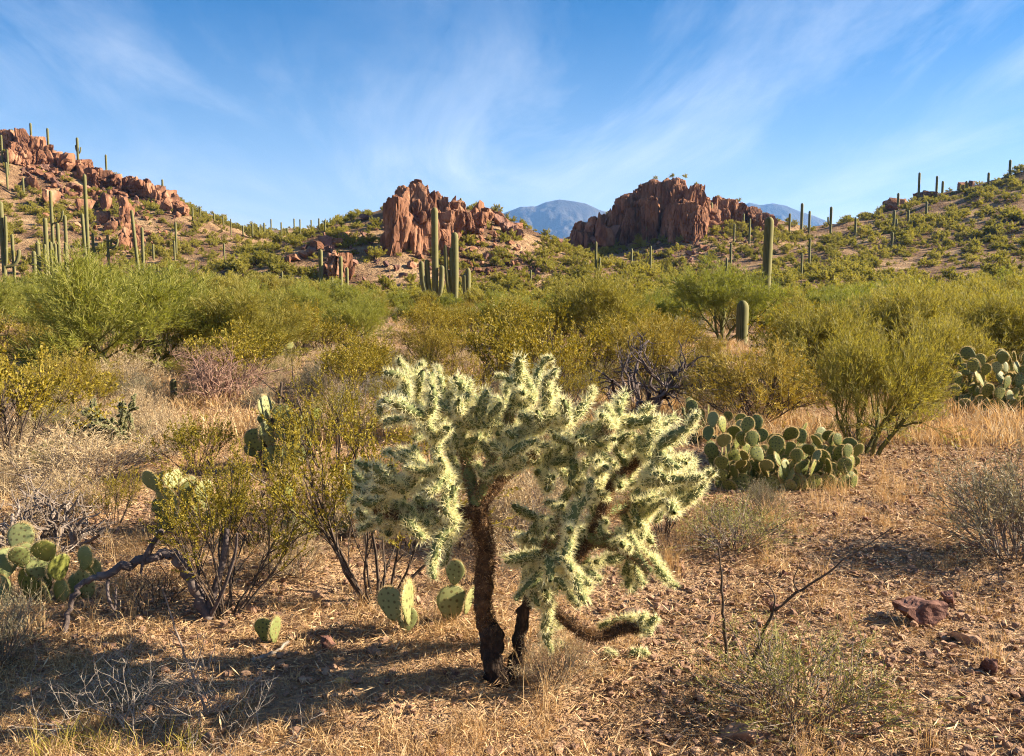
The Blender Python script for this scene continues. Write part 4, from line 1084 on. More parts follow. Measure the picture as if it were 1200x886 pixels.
for k in range(3):                            # joints that dropped off and lie about
    a_, d_ = rc.uniform(0, 6.28), rc.uniform(0.25, 0.9); q = A(base[0] + 0.3 + 0.2 * k, base[1] + 0.25 + 0.1 * d_, 0); q[2] = float(ground(A(q[0]), A(q[1]))[0]) + 0.012
    fj = thing('fallen_cholla_joint', 'small spiny cholla joint fallen on the ground below the big cholla', 'cactus', q, 0, 1, 'fallen joints below the big cholla')
    joint(fj, (0, 0, 0), (math.cos(a_ * 3), math.sin(a_ * 3), 0.12), rc.uniform(0.5, 0.8), JOINTS, rc)

# ================================================================== prickly pears
def pad_mesh(seed, w=0.072, h=0.165, th=0.0085, mats=(M_PEAR, M_SPINEP)):
    rg = np.random.default_rng(seed)
    n, m = 20, 11
    v = np.linspace(-1, 1, m); V = []
    for j in range(m):
        cz = math.sin(v[j] * math.pi / 2); rr = math.sqrt(max(1 - cz * cz, 0.0004))
        a = np.arange(n) * 2 * math.pi / n
        wide = w * (0.80 + 0.20 * math.tanh(2 * (cz + 0.25)))
        x = wide * rr * np.cos(a); y = th * np.sign(np.sin(a)) * np.abs(np.sin(a)) ** 0.8 * rr ** 0.6
        V.append(np.stack([x, y, np.full(n, h / 2 * (cz + 1))], -1))
    V = np.concatenate(V)
    bend = rg.normal(0, 0.5); V[:, 1] += bend * (V[:, 0] ** 2) + rg.normal(0, 0.35) * (V[:, 2] - h / 2) ** 2
    V += 0.0025 * fbm(V / 0.03 + seed, 2)[:, None]
    k = np.arange(n)
    F = np.concatenate([np.stack([j * n + k, j * n + (k + 1) % n, (j + 1) * n + (k + 1) % n, (j + 1) * n + k], -1) for j in range(m - 1)])
    b = MB(); b.add(V, F); body = b.mesh('pad', mats[0], True)
    # spines: rows over the faces, dense along the rim
    fi = rg.integers(0, len(V), 90); B = V[fi]; D = nrm(np.stack([0 * B[:, 0], np.sign(B[:, 1]), 0.1 + 0 * B[:, 0]], -1) + rg.normal(0, 0.4, (90, 3)))
    a = rg.uniform(-0.45, math.pi + 0.45, 420)
    RB = np.stack([w * 0.97 * np.cos(a), rg.normal(0, th * 0.35, 420), h / 2 * (1 + 0.98 * np.sin(a))], -1)
    RD = nrm(np.stack([np.cos(a), 0 * a, np.sin(a)], -1) + rg.normal(0, 0.45, (420, 3)))
    s = MB(); s.spikes(np.concatenate([B, RB]), np.concatenate([D, RD]), rg.uniform(0.007, 0.019, 510), np.full(510, 0.0009), rg)
    return body, s.mesh('spines', mats[1])
PADS = [pad_mesh(400 + k, 0.072 * f, 0.165) for k, f in enumerate((1, 1.1, 0.9, 1.05))]
PADSY = [pad_mesh(410 + k, 0.072 * f, 0.165, mats=(M_PEARY, M_SPINEP)) for k, f in enumerate((1, 1.1, 0.9))]
def pad(t, p, d, face, sc, lib, rg):
    """d: growing direction, face: horizontal angle of the flat side"""
    z = nrm(np.asarray(d, float)[None])[0]; y = A(math.cos(face), math.sin(face), 0); y = nrm((y - z * (y @ z))[None])[0]; x = np.cross(y, z)
    body, sp = lib[rg.integers(len(lib))]
    M = Matrix(((x[0] * sc, y[0] * sc, z[0] * sc, p[0]), (x[1] * sc, y[1] * sc, z[1] * sc, p[1]), (x[2] * sc, y[2] * sc, z[2] * sc, p[2]), (0, 0, 0, 1)))
    o = link('pad', body, t); o.matrix_basis = M
    link('spines', sp, o)['kind'] = 'stuff'
    return p, x, z, sc
def pear(label, px, py, wpx, hpx, npad, seed, pale=0.15, sc=1.0, deep=0.6, group=None, facing=0.75):
    rg = np.random.default_rng(seed); b = foot(px, py)
    W = wpx / FPX * b[1] / 2; H = hpx / FPX * b[1]
    t = thing('prickly_pear', label, 'cactus', b, 0, 1, group)
    n0 = max(npad // 3, 1); live = []; cnt = 0
    def one(p, d, s):
        f = -math.pi / 2 + rg.normal(0, 0.45) if rg.random() < facing else rg.uniform(0, math.pi)
        lib = PADSY if rg.random() < pale else PADS
        return pad(t, p, d, f, s, lib, rg)
    for k in range(n0):
        x = W * (2 * (k + rg.uniform(0.1, 0.9)) / n0 - 1) * 0.86; y = W * deep * rg.uniform(-0.7, 0.7)
        g0 = float(ground(A(b[0] + x), A(b[1] + y))[0]) - b[2]
        d = A(x / max(W, 0.01) * 0.25 + rg.normal(0, 0.22), rg.normal(0, 0.22), 1)
        live.append(one(A(x, y, g0 - 0.02), d, sc * rg.uniform(0.9, 1.2))); cnt += 1
    i = 0; guard = 0
    while cnt < npad and live and guard < 3000:
        guard += 1
        p, x, z, s = live[i % len(live)]; i += 1
        a = rg.uniform(0.35, math.pi - 0.35)
        q = p + x * (0.062 * s * math.cos(a)) + z * (0.0825 * s * (1 + 0.92 * math.sin(a)))
        hh = q[2]
        if abs(q[0]) > W * 0.95: continue
        if hh > H * 0.80 or rg.random() < 0.25: continue
        d = z * 0.7 + x * math.cos(a) * 0.75 + A(0, 0, 0.5) + rg.normal(0, 0.2, 3)
        live.append(one(q, d, sc * rg.uniform(0.75, 1.05))); cnt += 1
    return t
pear('wide dense clump of green prickly pear pads beside the bare gravel', 914, 568, 184, 95, 200, 1, 0.12, 0.88)
pear('tall prickly pear clump at the edge of the gravel under the scrub', 1170, 480, 110, 82, 100, 2, 0.15, 1.25)
pear('low prickly pear with dull green pads by the dead grey cholla', 50, 704, 125, 72, 24, 3, 0.75, 0.95, 0.6, None, 0.55)
pear('pale sunlit prickly pear pads behind the creosote with the arched dead limb', 225, 622, 110, 75, 22, 4, 0.8, 0.95, 0.6, None, 0.5)
pear('prickly pear with bright pads around the upright dead limb', 332, 548, 80, 90, 20, 5, 0.85, 1.0, 0.6, None, 0.4)
pear('small prickly pear showing over the creosote leaves, cream pads', 385, 625, 90, 80, 16, 6, 0.6, 1.0)
pear('prickly pear tucked behind the dead tree roots near the cholla top', 826, 505, 50, 36, 9, 7, 0.15, 1.0)
pear('distant prickly pear clump beside the dead brown cholla', 330, 430, 40, 30, 14, 8, 0.5, 1.3)
pear('small prickly pear in the shade of the bristly dead tree', 835, 455, 50, 24, 12, 9, 0.1, 1.2)
def pads_by_hand(label, spec, py0):
    b = foot(spec[0][0], py0); t = thing('prickly_pear', label, 'cactus', b)
    rg = np.random.default_rng(int(spec[0][0]))
    for px, py, hpx, lean, face, pale in spec:
        p = at(px, py, b[1]) - b
        pad(t, p, (lean, 0, 1), R(face), hpx / FPX * b[1] / 0.165, PADSY if pale else PADS, rg)
pads_by_hand('three prickly pear pads at the foot of the creosote, one turned edge on', [(476, 742, 34, 0.1, -80, 1), (462, 728, 44, -0.15, -110, 1), (480, 732, 56, -0.05, -10, 1)], 742)
pads_by_hand('tall chain of bright prickly pear pads twined round the upright dead limb', [(322, 554, 34, 0, -60, 1), (318, 524, 34, -0.1, -40, 1), (314, 494, 32, -0.15, -25, 1), (346, 550, 36, 0.1, -70, 1), (351, 518, 34, 0.15, -30, 1), (340, 522, 30, -0.3, -60, 1), (326, 500, 28, 0.35, -70, 1), (306, 528, 28, -0.5, -80, 0)], 554)
pads_by_hand('pale edge lit prickly pear chain at the border of the leafy creosote', [(210, 624, 38, -0.1, -40, 1), (205, 590, 42, 0, -20, 1), (218, 592, 32, 0.35, -60, 1), (196, 610, 30, -0.4, -80, 0), (230, 620, 34, 0.2, -60, 1), (236, 590, 30, 0.2, -30, 1)], 624)
pads_by_hand('two stacked prickly pear pads just behind the cholla trunk', [(528, 728, 46, 0.05, -75, 1), (532, 686, 32, 0.1, -95, 1), (546, 720, 36, 0.25, -20, 1)], 730)
pads_by_hand('tiny prickly pear of two pads on the shaded ground', [(311, 752, 30, -0.05, -100, 0), (322, 754, 34, 0.05, -15, 1)], 754)

# ================================================================== near bushes
NEARPV = [palo_verde(500 + k, 1.7, 1.0, mats=(M_GBARK, M_PALO), n=(6, 6, 7, 7), leafn=11, lo=0.1, hi=0.75) for k in range(2)]
NEARCR = [creosote(510 + k, 1.1, 1.0, n=(12, 5, 6), leafn=20) for k in range(3)]
put(NEARPV[1], 'palo_verde_tree', 'airy palo verde bush rising behind the wide prickly pear clump', 'tree', 1018, py=534, sc=(0.74, 0.74, 0.93), rz=1.4)
put(NEARPV[1], 'palo_verde_tree', 'airy palo verde bush in front of the tall prickly pear clump', 'tree', 1085, 13.5, sc=0.95, rz=2.4)
put(NEARPV[0], 'palo_verde_tree', 'khaki palo verde bush filling in behind the golden yellow bush', 'tree', 955, 13.0, sc=1.0, rz=5.4)
put(NEARPV[1], 'palo_verde_tree', 'khaki palo verde bush beyond the airy ones, before the shrubby hill', 'tree', 1140, 17.0, sc=1.2, rz=0.9)
put(NEARPV[0], 'palo_verde_tree', 'khaki palo verde bush above the gravel by the airy palo verde', 'tree', 1060, 16.0, sc=1.2, rz=2.0)
put(NEARPV[0], 'palo_verde_tree', 'palo verde bush overhanging the tall prickly pear clump from behind', 'tree', 1185, 14.5, sc=1.15, rz=3.4)
put(NEARCR[0], 'creosote_bush', 'creosote bush growing beside the arched dead limb', 'bush', 262, py=722, sc=0.74, rz=0.2)
put(NEARCR[1], 'creosote_bush', 'creosote bush with many grey stems just behind the cholla', 'bush', 442, py=704, sc=1.02, rz=1.2)
put(NEARCR[2], 'creosote_bush', 'creosote bush between the upright dead limb and the cholla crown', 'bush', 392, py=560, sc=0.85, rz=2.2)
put(NEARCR[0], 'creosote_bush', 'leafy creosote bush in front of the pale prickly pear pads', 'bush', 300, py=640, sc=0.62, rz=3.0)
put(NEARCR[1], 'creosote_bush', 'creosote bush behind the cholla crown with olive leaves', 'bush', 520, py=520, sc=0.9, rz=4.0)
put(NEARCR[2], 'creosote_bush', 'creosote bush behind the gap in the cholla crown', 'bush', 655, py=500, sc=0.85, rz=5.0)
put(MIDYE[0], 'yellow_bush', 'golden yellow twiggy bush in front of the stubby young saguaro', 'bush', 890, py=498, sc=0.86, rz=0.5)
put(MIDYE[1], 'yellow_bush', 'golden yellow bush beside the dead tree', 'bush', 842, py=466, sc=0.5, rz=1.5)
put(MIDCR[0], 'creosote_bush', 'olive bush at the frame edge past the pale dry shrub', 'bush', 14, py=545, sc=0.8, rz=1.0)
put(MIDCR[1], 'creosote_bush', 'yellow olive bush below the dark pencil cholla', 'bush', 228, py=560, sc=0.40, rz=1.0)
SH_PALE = [dry_shrub(520 + k, 0.5, (M_DEAD, M_PALE), (30, 5, 5), 6, 1.0, (0.035, 0.0022)) for k in range(2)]
SH_GREY = [dry_shrub(530 + k, 0.5, (M_DEAD, M_GREY), (34, 5, 5), 5, 1.0, (0.022, 0.0028)) for k in range(2)]
M_BRIT = leaf_material('brittlebush_leaves', [(0, (0.15, 0.15, 0.035)), (0.5, (0.25, 0.23, 0.06)), (1, (0.40, 0.36, 0.13))], 0.3, (1.1, 1.1, 0.6))
SH_GREEN = [dry_shrub(540 + k, 0.5, (M_DEAD, M_BRIT), (38, 5, 4), 3, 1.0, (0.018, 0.0030)) for k in range(2)]
put(SH_GREEN[0], 'low_bush', 'small leafy grey green bush with bare sticks on the gravel', 'bush', 936, py=838, sc=(1.1, 1.0, 0.66), rz=0.0)
put(SH_GREEN[1], 'low_bush', 'low tan green bush in front of the wide prickly pear clump', 'bush', 862, py=640, sc=(1.3, 0.9, 0.62), rz=1.0)
put(SH_GREY[0], 'dry_shrub', 'grey twiggy dry shrub casting a long shadow over the gravel', 'shrub', 1188, py=652, sc=(1.35, 1.3, 1.25), rz=2.0)
put(SH_PALE[0], 'dry_shrub', 'pale straw coloured dry shrub behind the dead grey cholla', 'shrub', 95, py=568, sc=(1.6, 1.3, 1.05), rz=0.6)
put(SH_PALE[1], 'dry_shrub', 'pale dry shrub beside the dark pencil cholla', 'shrub', 196, py=536, sc=0.9, rz=0.6)
put(SH_PALE[0], 'dry_shrub', 'tan dry shrub in front of the big bushy palo verde', 'shrub', 150, py=462, sc=1.3, rz=2.6)
put(SH_PALE[1], 'dry_shrub', 'tan dry shrub behind the cholla trunk', 'shrub', 610, py=640, sc=1.0, rz=3.6)
put(SH_GREY[1], 'dry_shrub', 'greyish dry shrub in front of the wide prickly pear clump, purple grey twigs', 'shrub', 893, py=602, sc=0.5, rz=1.6)
put(SH_GREY[0], 'dry_shrub', 'grey shrub in the shade beside the arched dead limb', 'shrub', -6, py=778, sc=0.6, rz=1.6)
put(SH_GREY[1], 'dry_shrub', 'grey dry shrub by the dead brown cholla', 'shrub', 306, py=478, sc=0.6, rz=0.6)

for k, (px, py, sc, lib, lab) in enumerate([(70, 612, 0.8, SH_PALE, 'straw shrub just behind the dead grey cholla arms'), (345, 672, 0.55, SH_PALE, 'small straw shrub between the two creosotes'),
                                            (560, 640, 0.7, SH_PALE, 'straw shrub seen behind the cholla trunk fork'),
                                            (690, 610, 0.7, SH_PALE, 'straw shrub seen through the gap in the cholla crown'), (650, 800, 0.45, SH_PALE, 'thin straw shrub beside the second cholla stem'), (1080, 500, 0.8, SH_GREEN, 'small green shrub at the gravel edge between the palo verde bushes')]):
    put(lib[k % 2], 'dry_shrub' if lib is not SH_GREEN else 'low_bush', lab, 'shrub', px, py=py, sc=sc, rz=k * 1.1)
# ---- low shrubs filling the open ground between 5.5 and 16 metres
LOW = poisson(240, 5.6, 20, 0.52, 0.60, 0.9, [(3.4, 7.2, 1.0), (6.3, 11.8, 1.2), (*foot(1060, 600)[:2], 1.3), (*foot(1150, 560)[:2], 1.7), (*foot(1100, 520)[:2], 1.4), (*foot(610, 640)[:2], .6)], 9)
for x, y in LOW:
    p = (x, y, float(ground(A(x), A(y))[0])); k = rng.random(); a = rng.uniform(0, 6.28)
    if x > 2.2 and y < 11: continue
    ca, cb = project(A(*p))
    if blocks(ca, y) and y > 6.4 and not 484 < ca < 562: continue
    zn = ('beside the dark pencil cholla' if ca < 260 else 'around the upright dead limb' if ca < 440 else 'behind the big cholla crown' if ca < 720 else 'around the bristly dead tree' if ca < 860 else 'behind the wide prickly pear') + (' in the close grass' if y < 9 else ' in the farther grass')
    if k < 0.34: thing_from(SH_PALE[rng.integers(2)], 'dry_shrub', 'low straw coloured shrub ' + zn, 'shrub', p, a, rng.uniform(0.45, 0.95), 'straw coloured shrubs ' + zn)
    elif k < 0.60: thing_from(NEARCR[rng.integers(3)], 'creosote_bush', 'small olive yellow creosote ' + zn, 'bush', p, a, rng.uniform(0.32, 0.62), 'small creosotes ' + zn)
    elif k < 0.80: thing_from(SH_GREEN[rng.integers(2)], 'low_bush', 'low grey green bush ' + zn, 'bush', p, a, rng.uniform(0.5, 0.95), 'low bushes ' + zn)
    else: thing_from(SH_GREY[rng.integers(2)], 'dry_shrub', 'low grey twiggy shrub ' + zn, 'shrub', p, a, rng.uniform(0.5, 1.0), 'grey shrubs ' + zn)

# ================================================================== dead wood and other cacti
def dead_tree(seed, h, mat, n=(4, 4, 4, 4), rad=0.05, wander=0.28, lo=0.2, hi=1.1):
    s = h / 1.2
    return plant(seed, dict(n=n[0], len=0.55 * s, lo=lo, hi=hi, wander=wander * 0.8, up=0.06, rad=rad, nseg=6, tree=True),
                 [dict(n=n[1], len=0.50 * s, spread=0.9, wander=wander, up=0.06, rr=0.6, nseg=5),
                  dict(n=n[2], len=0.32 * s, spread=0.9, wander=wander, up=0.02, rr=0.55, nseg=4),
                  dict(n=n[3], len=0.18 * s, spread=0.9, wander=wander, up=0.0, rr=0.5, nseg=3)], None, 9, mats=(mat, mat), sides=(7, 5, 4, 3), foot_r=0.06)
put(dead_tree(606, 1.3, M_DARKDEAD, (5, 4, 4, 3), 0.06, 0.36, 0.3, 1.3), 'dead_tree', 'bristly dark dead tree with twisted bare branches', 'dead tree', 762, py=484, sc=1.0, rz=0.7)
put(dead_tree(601, 1.0, M_DEADP, (11, 6, 5, 4), 0.024, 0.25), 'dead_cholla', 'dead brown cholla skeleton, a dense tangle beside the palo verde', 'dead cactus', 258, py=472, rz=0.2)
put(dead_tree(602, 0.6, M_DEAD, (9, 5, 4, 3), 0.030, 0.34, 0.3, 1.3), 'dead_cholla', 'dead grey cholla skeleton with crooked arms above the low prickly pear', 'dead cactus', 40, py=650, sc=1.0, rz=0.9)
put(dead_tree(603, 0.5, M_DEAD, (6, 4, 4, 3), 0.012, 0.22), 'dead_shrub', 'bare dead bush at the foot of the airy palo verde', 'dead bush', 1005, py=528, sc=1.0, rz=1.9)
put(dead_tree(604, 0.55, M_TWIGW, (4, 3, 3, 3), 0.008, 0.16, 0.05, 0.4), 'dead_shrub', 'upright pale bare twigs standing over the creosote', 'dead bush', 412, py=500, sc=1.3, rz=0.3)
put(dead_tree(605, 0.9, M_BARK, (5, 4, 4, 4), 0.03, 0.22, 0.1, 0.9), 'dead_tree', 'slender bare tree of curving limbs before the wide palo verde', 'dead tree', 700, 17.0, sc=1.05, rz=2.9)
for k, (px, py, s, lab) in enumerate([(182, 712, 0.6, 'thin dark bare twigs rising under the bend of the arched limb'), (345, 640, 1.0, 'dark bare twig bush between the two creosotes'), (85, 600, 1.0, 'bare brown twig bush behind the dead grey cholla'),
                                      (470, 640, 1.0, 'bare dark twigs under the cholla crown beside the creosote'), (20, 500, 1.3, 'tall bare grey twigs at the edge of the olive bushes'), (545, 690, 0.6, 'fine bare twigs behind the stacked prickly pear pads')]):
    put(dead_tree(620 + k, 0.5, M_BARK if k != 4 else M_DEAD, (6, 4, 4, 3), 0.007, 0.16, 0.05, 0.9), 'dead_shrub', lab, 'dead bush', px, py=py, sc=s, rz=k * 0.9)
for k, (px, py, s) in enumerate([(112, 852, 0.42), (172, 858, 0.40), (245, 845, 0.42), (300, 872, 0.35)]):
    put(dead_tree(610 + k, 0.45, M_TWIGW, (5, 4, 3, 2), 0.0042, 0.20, 0.2, 1.3), 'dead_shrub', 'brittle whitish bare twig bush on the shaded ground', 'dead bush', px, py=py, sc=s / 0.45 * 0.9, rz=k, group='whitish twig bushes on the shaded ground')
def stick(label, pts, r0, r1, mat, name='dead_branch', twigs=(), depth=None, cat='branch'):
    """pts: (px, py, extra depth) from the foot up"""
    b = foot(pts[0][0], pts[0][1]); t = thing(name, label, cat, b)
    W = lambda L: [at(px, py, b[1] + dz) - b for px, py, dz in L]
    m = MB(); P = catmull(W(pts), 5); P[1:-1] += 0.25 * r0 * np.random.default_rng(len(P)).normal(size=(len(P) - 2, 3)); m.tube(P, np.linspace(r0, r1, len(P)), 9, 0, 0.32, True, int(pts[0][0])); m.build('stem', mat, t, True)
    for q, ra, rb in twigs:
        m = MB(); P = catmull(W(q), 5); m.tube(P, np.linspace(ra, rb, len(P)), 6, 0, 0.12, True, int(q[0][0])); m.build('twig', mat, t, True)
    return t
stick('arched grey dead limb bent over to the ground beside the creosote', [(244, 726, 0), (232, 700, 0), (216, 666, -0.02), (200, 650, -0.05), (182, 652, -0.08), (160, 658, -0.1), (135, 668, -0.13), (108, 680, -0.16), (86, 700, -0.2), (78, 735, -0.24), (77, 772, -0.28)], 0.033, 0.010, M_DARKDEAD,
      twigs=[([(170, 655, -0.1), (178, 640, -0.1), (190, 622, -0.12)], 0.018, 0.016), ([(214, 662, -0.02), (220, 648, 0), (208, 636, 0.02)], 0.014, 0.008), ([(128, 672, -0.13), (126, 695, -0.15), (134, 715, -0.16), (136, 690, -0.12)], 0.010, 0.005),
             ([(244, 720, 0), (252, 690, 0.04), (262, 655, 0.05), (266, 620, 0.08)], 0.024, 0.014), ([(246, 724, 0), (262, 690, -0.1), (275, 650, -0.15), (278, 625, -0.2)], 0.012, 0.006), ([(168, 656, -0.1), (165, 672, -0.12)], 0.01, 0.006)], name='dead_limb')
stick('upright dark broken limb among bright prickly pear pads', [(308, 552, 0), (313, 525, 0), (318, 500, 0), (326, 482, 0.02)], 0.05, 0.03, M_BARK,
      twigs=[([(316, 512, 0), (335, 490, 0.05), (358, 484, 0.1), (372, 494, 0.1)], 0.022, 0.012), ([(326, 484, 0), (328, 465, 0), (330, 448, 0)], 0.02, 0.012), ([(372, 528, -0.1), (358, 495, -0.1), (345, 455, -0.1), (342, 420, -0.1)], 0.014, 0.004), ([(352, 480, -0.1), (336, 470, -0.1), (326, 462, -0.1), (300, 440, -0.05)], 0.010, 0.004)], name='dead_limb')
stick('single thin dark stem standing upright beside the low leafy bush', [(852, 778, 0), (849, 735, 0), (846, 690, 0), (842, 642, 0)], 0.009, 0.004, M_BARK)
stick('long bare twig slanting up out of the low leafy bush', [(872, 800, 0), (890, 755, 0), (908, 716, -0.05), (950, 684, -0.1), (1000, 650, -0.15), (1046, 618, -0.2)], 0.009, 0.002, M_BARK,
      twigs=[([(905, 720, -0.05), (908, 700, -0.05), (900, 684, 0)], 0.005, 0.002), ([(936, 694, -0.1), (930, 680, -0.1), (938, 660, -0.1)], 0.004, 0.0015)])
stick('short weathered pale branch lying on the shaded ground', [(296, 776, 0), (308, 770, 0.05), (322, 764, 0.1), (338, 752, 0.2)], 0.014, 0.007, M_TWIGW)
stick('thin forked dead twig leaning over the whitish twig bushes', [(244, 842, 0), (225, 790, 0), (205, 735, 0), (190, 690, 0)], 0.006, 0.002, M_DEAD, twigs=[([(225, 790, 0), (236, 762, 0), (240, 742, 0)], 0.003, 0.001), ([(212, 750, 0), (196, 735, 0)], 0.003, 0.001)])
stick('grey twig arching out of the creosote over the pale pads', [(372, 620, 0), (340, 585, -0.1), (300, 560, -0.15), (262, 535, -0.2)], 0.009, 0.003, M_DEAD)
stick('dark fallen stick behind the low tan green bush', [(768, 620, 0), (800, 626, 0), (826, 630, 0)], 0.012, 0.008, M_BARK)

# pencil cholla: short jointed stems with pale tips
M_DARKCH = noise_material('dark_cholla_skin', [(0.3, (0.030, 0.036, 0.014)), (0.6, (0.060, 0.066, 0.024)), (0.8, (0.12, 0.115, 0.045))], 30, 3, 0.8, 0.4, 90, 0.004)
PENJ = [joint_mesh(330 + k, r=0.017, nsp=4, spl=(0.008, 0.016), mats=(M_DARKCH, M_SPINE)) for k in range(3)]
def small_cholla(label, px, py, hpx, wpx, seed, n=14):
    rg = np.random.default_rng(seed); b = foot(px, py); t = thing('small_cholla', label, 'cactus', b)
    H = hpx / FPX * b[1]; W = wpx / FPX * b[1] / 2
    for k in range(n):
        a = rg.uniform(0, 6.28); tl = rg.uniform(0.1, 1.25)
        d = A(math.cos(a) * math.sin(tl) * W / H * 1.2, math.sin(a) * math.sin(tl) * W / H, math.cos(tl)); p = A(0, 0, -0.03)
        for j in range(4):
            d = nrm((d + rg.normal(0, 0.25, 3))[None])[0]; sc = H / 0.125 / 3.6 * rg.uniform(0.8, 1.1)
            p2 = joint(t, p, d, sc * 0.9, PENJ, rg)
            if j > 0:
                for q in range(2): joint(t, p2, nrm((d + rg.normal(0, 0.7, 3))[None])[0], sc * rg.uniform(0.45, 0.75), PENJ, rg)
            p = p2
    return t
small_cholla('dark low pencil cholla with pale spiny tips in the dry grass', 142, 520, 58, 100, 1, 22)
small_cholla('scraggly small cholla beside the dark pencil cholla, under the palo verde', 65, 480, 30, 50, 2, 7)
small_cholla('brownish small cholla behind the cholla crown by the prickly pear', 812, 520, 44, 44, 3, 8)
saguaro(203, 444, 12.5, 7.5, 'tiny dark green young saguaro post by the dead brown cholla', taper=0.9, ribs=12)
saguaro(232, 398, 15.0, 8, 'slim young saguaro post half hidden by the palo verde limbs', taper=0.9, ribs=12)

# ================================================================== stones
STN = [rock_mesh('stone', M_STONE, 60 + k, (1, 0.85, 0.6), 10, 0, 0.08, 8) for k in range(5)]
LAV = [rock_mesh('stone', M_LAVA, 66 + k, (1, 0.8, 0.6), 14, 0, 0.13, 18) for k in range(3)]
OCH = [rock_mesh('stone', M_OCHRE, 69, (1, 0.7, 0.4), 9, 0, 0.06, 8)]
def stone(px, py, wpx, hpx, lib, label, group=None, rz=None):
    p = foot(px, py); W = wpx / FPX * p[1]; H = hpx / FPX * p[1]
    o = link('stone', lib[rng.integers(len(lib))]); o.location = p - A(0, 0, 0.18 * H); o.rotation_euler = (0, 0, rng.uniform(0, 6.28) if rz is None else rz)
    o.scale = (W / 0.95, W / 0.95 * rng.uniform(0.7, 1.0), H * 1.25 / 0.58)
    return tag(o, label, 'stone', group)
stone(1085, 730, 66, 24, LAV, 'large rough dark red stone half sunk in the gravel', rz=0.4)
stone(1112, 708, 26, 14, LAV, 'smaller dark red stone leaning on the large rough one', rz=1.4)
stone(875, 866, 54, 20, STN, 'flat brown stone slab beside the low leafy bush', rz=2.6)
stone(400, 798, 20, 9, OCH, 'bright ochre stone lying in the dry grass', rz=0.2)
stone(434, 768, 14, 12, STN, 'pale rounded stone beside the three prickly pear pads')
stone(385, 760, 30, 15, LAV, 'black shaded stone under the grey stemmed creosote')
stone(1028, 646, 10, 8, STN, 'small brown stone by the shadow of the grey shrub')
stone(1135, 755, 40, 16, STN, 'buff stone beside the large rough dark red one')
stone(1160, 788, 34, 18, LAV, 'reddish brown stone in front of the buff stone')
stone(895, 708, 14, 9, STN, 'lone pale stone near the tip of the upright stem')
stone(745, 720, 30, 8, STN, 'low flat stone beyond the fallen cholla limb')
stone(775, 716, 24, 7, STN, 'second low flat stone beyond the fallen cholla limb')
rs = np.random.default_rng(17)
for k in range(70):
    px = rs.uniform(760, 1195) if k < 46 else rs.uniform(20, 760); py = rs.uniform(600, 880)
    w = rs.uniform(7, 17)
    dark = rs.random() < 0.2
    wh = ('on the gravel by the low leafy bush' if px < 1000 and py > 730 else 'on the gravel by the large dark red stone' if py > 660 else 'on the gravel before the wide prickly pear') if k < 46 else ('in the dry grass beside the cholla trunk' if px > 430 else 'in the shaded grass by the twig bushes')
    lab = ('dark red ' if dark else 'brown ') + 'small loose stone ' + wh
    stone(px, py, w, w * rs.uniform(0.45, 0.7), LAV if dark else STN, lab, lab.replace('stone', 'stones', 1))

# ================================================================== grass, litter and gravel
def tuft(seed, n=26, h=0.16, w=0.0016, spread=0.5, mat=M_STRAW, foot_=0.03):
    rg = np.random.default_rng(seed)
    a = rg.uniform(0, 6.28, n); tl = np.abs(rg.normal(0, spread, n))
    D = np.stack([np.cos(a) * np.sin(tl), np.sin(a) * np.sin(tl), np.cos(tl)], -1)
    B = np.stack([rg.normal(0, foot_, n), rg.normal(0, foot_, n), np.full(n, -0.01)], -1)
    L = h * rg.uniform(0.4, 1.1, n); side = nrm(np.cross(D, nrm(rg.normal(size=(n, 3)))))
    M1 = B + D * (L * 0.5)[:, None]
    D2 = nrm(D + np.stack([np.cos(a), np.sin(a), -0.6 * np.ones(n)], -1) * rg.uniform(0.1, 0.6, n)[:, None])
    T = M1 + D2 * (L * 0.5)[:, None]
    V = np.stack([B - side * w, B + side * w, M1 + side * w * 0.8, M1 - side * w * 0.8, T], 1)
    i = (np.arange(n) * 5)[:, None]
    b = MB(); b.add(V.reshape(-1, 3), i + np.array([[0, 1, 2, 3]])); b.F.append((i + np.array([[3, 2, 4]]), 0))
    return b.mesh('tuft', mat)
def litter(seed, n=46, rad=0.16):
    rg = np.random.default_rng(seed)
    B = np.stack([rg.normal(0, rad * 0.6, n), rg.normal(0, rad * 0.6, n), rg.uniform(0.0, 0.022, n)], -1)
    a = rg.uniform(0, 6.28, n); D = nrm(np.stack([np.cos(a), np.sin(a), rg.normal(0, 0.25, n)], -1))
    b = MB(); b.leaves(B, D, rg.uniform(0.012, 0.075, n), rg.uniform(0.0011, 0.0032, n), rg)
    return b.mesh('litter', M_LITTER)
PEB = [rock_mesh('pebble', M_STONE, 80 + k, (1, 0.85, 0.6), 8, 0, 0.06, 4) for k in range(5)]
TUF = [tuft(700 + k, 24, 0.13, 0.0015, 0.7) for k in range(4)]
TUFT_TALL = [tuft(710 + k, 34, 0.30, 0.0016, 0.38, foot_=0.04) for k in range(3)]
TUFT_FAR = [tuft(720 + k, 40, 0.26, 0.005, 0.6, foot_=0.12) for k in range(3)] + [tuft(724, 40, 0.24, 0.005, 0.6, M_PALE, 0.12)]
LIT = [litter(730 + k) for k in range(4)]
def field(n, y0, y1, power, seed, test=None, width=0.95):
    rg = np.random.default_rng(seed); n = int(n * 1.5)
    y = np.sqrt(y0 ** 2 + (y1 ** 2 - y0 ** 2) * rg.random(n) ** power); x = (rg.random(n) * 2 - 1) * (width * y + 1.2)
    m = np.ones(n, bool) if test is None else rg.random(n) < test(x, y)
    x, y = x[m], y[m]
    return np.stack([x, y, ground(x, y)], -1), rg
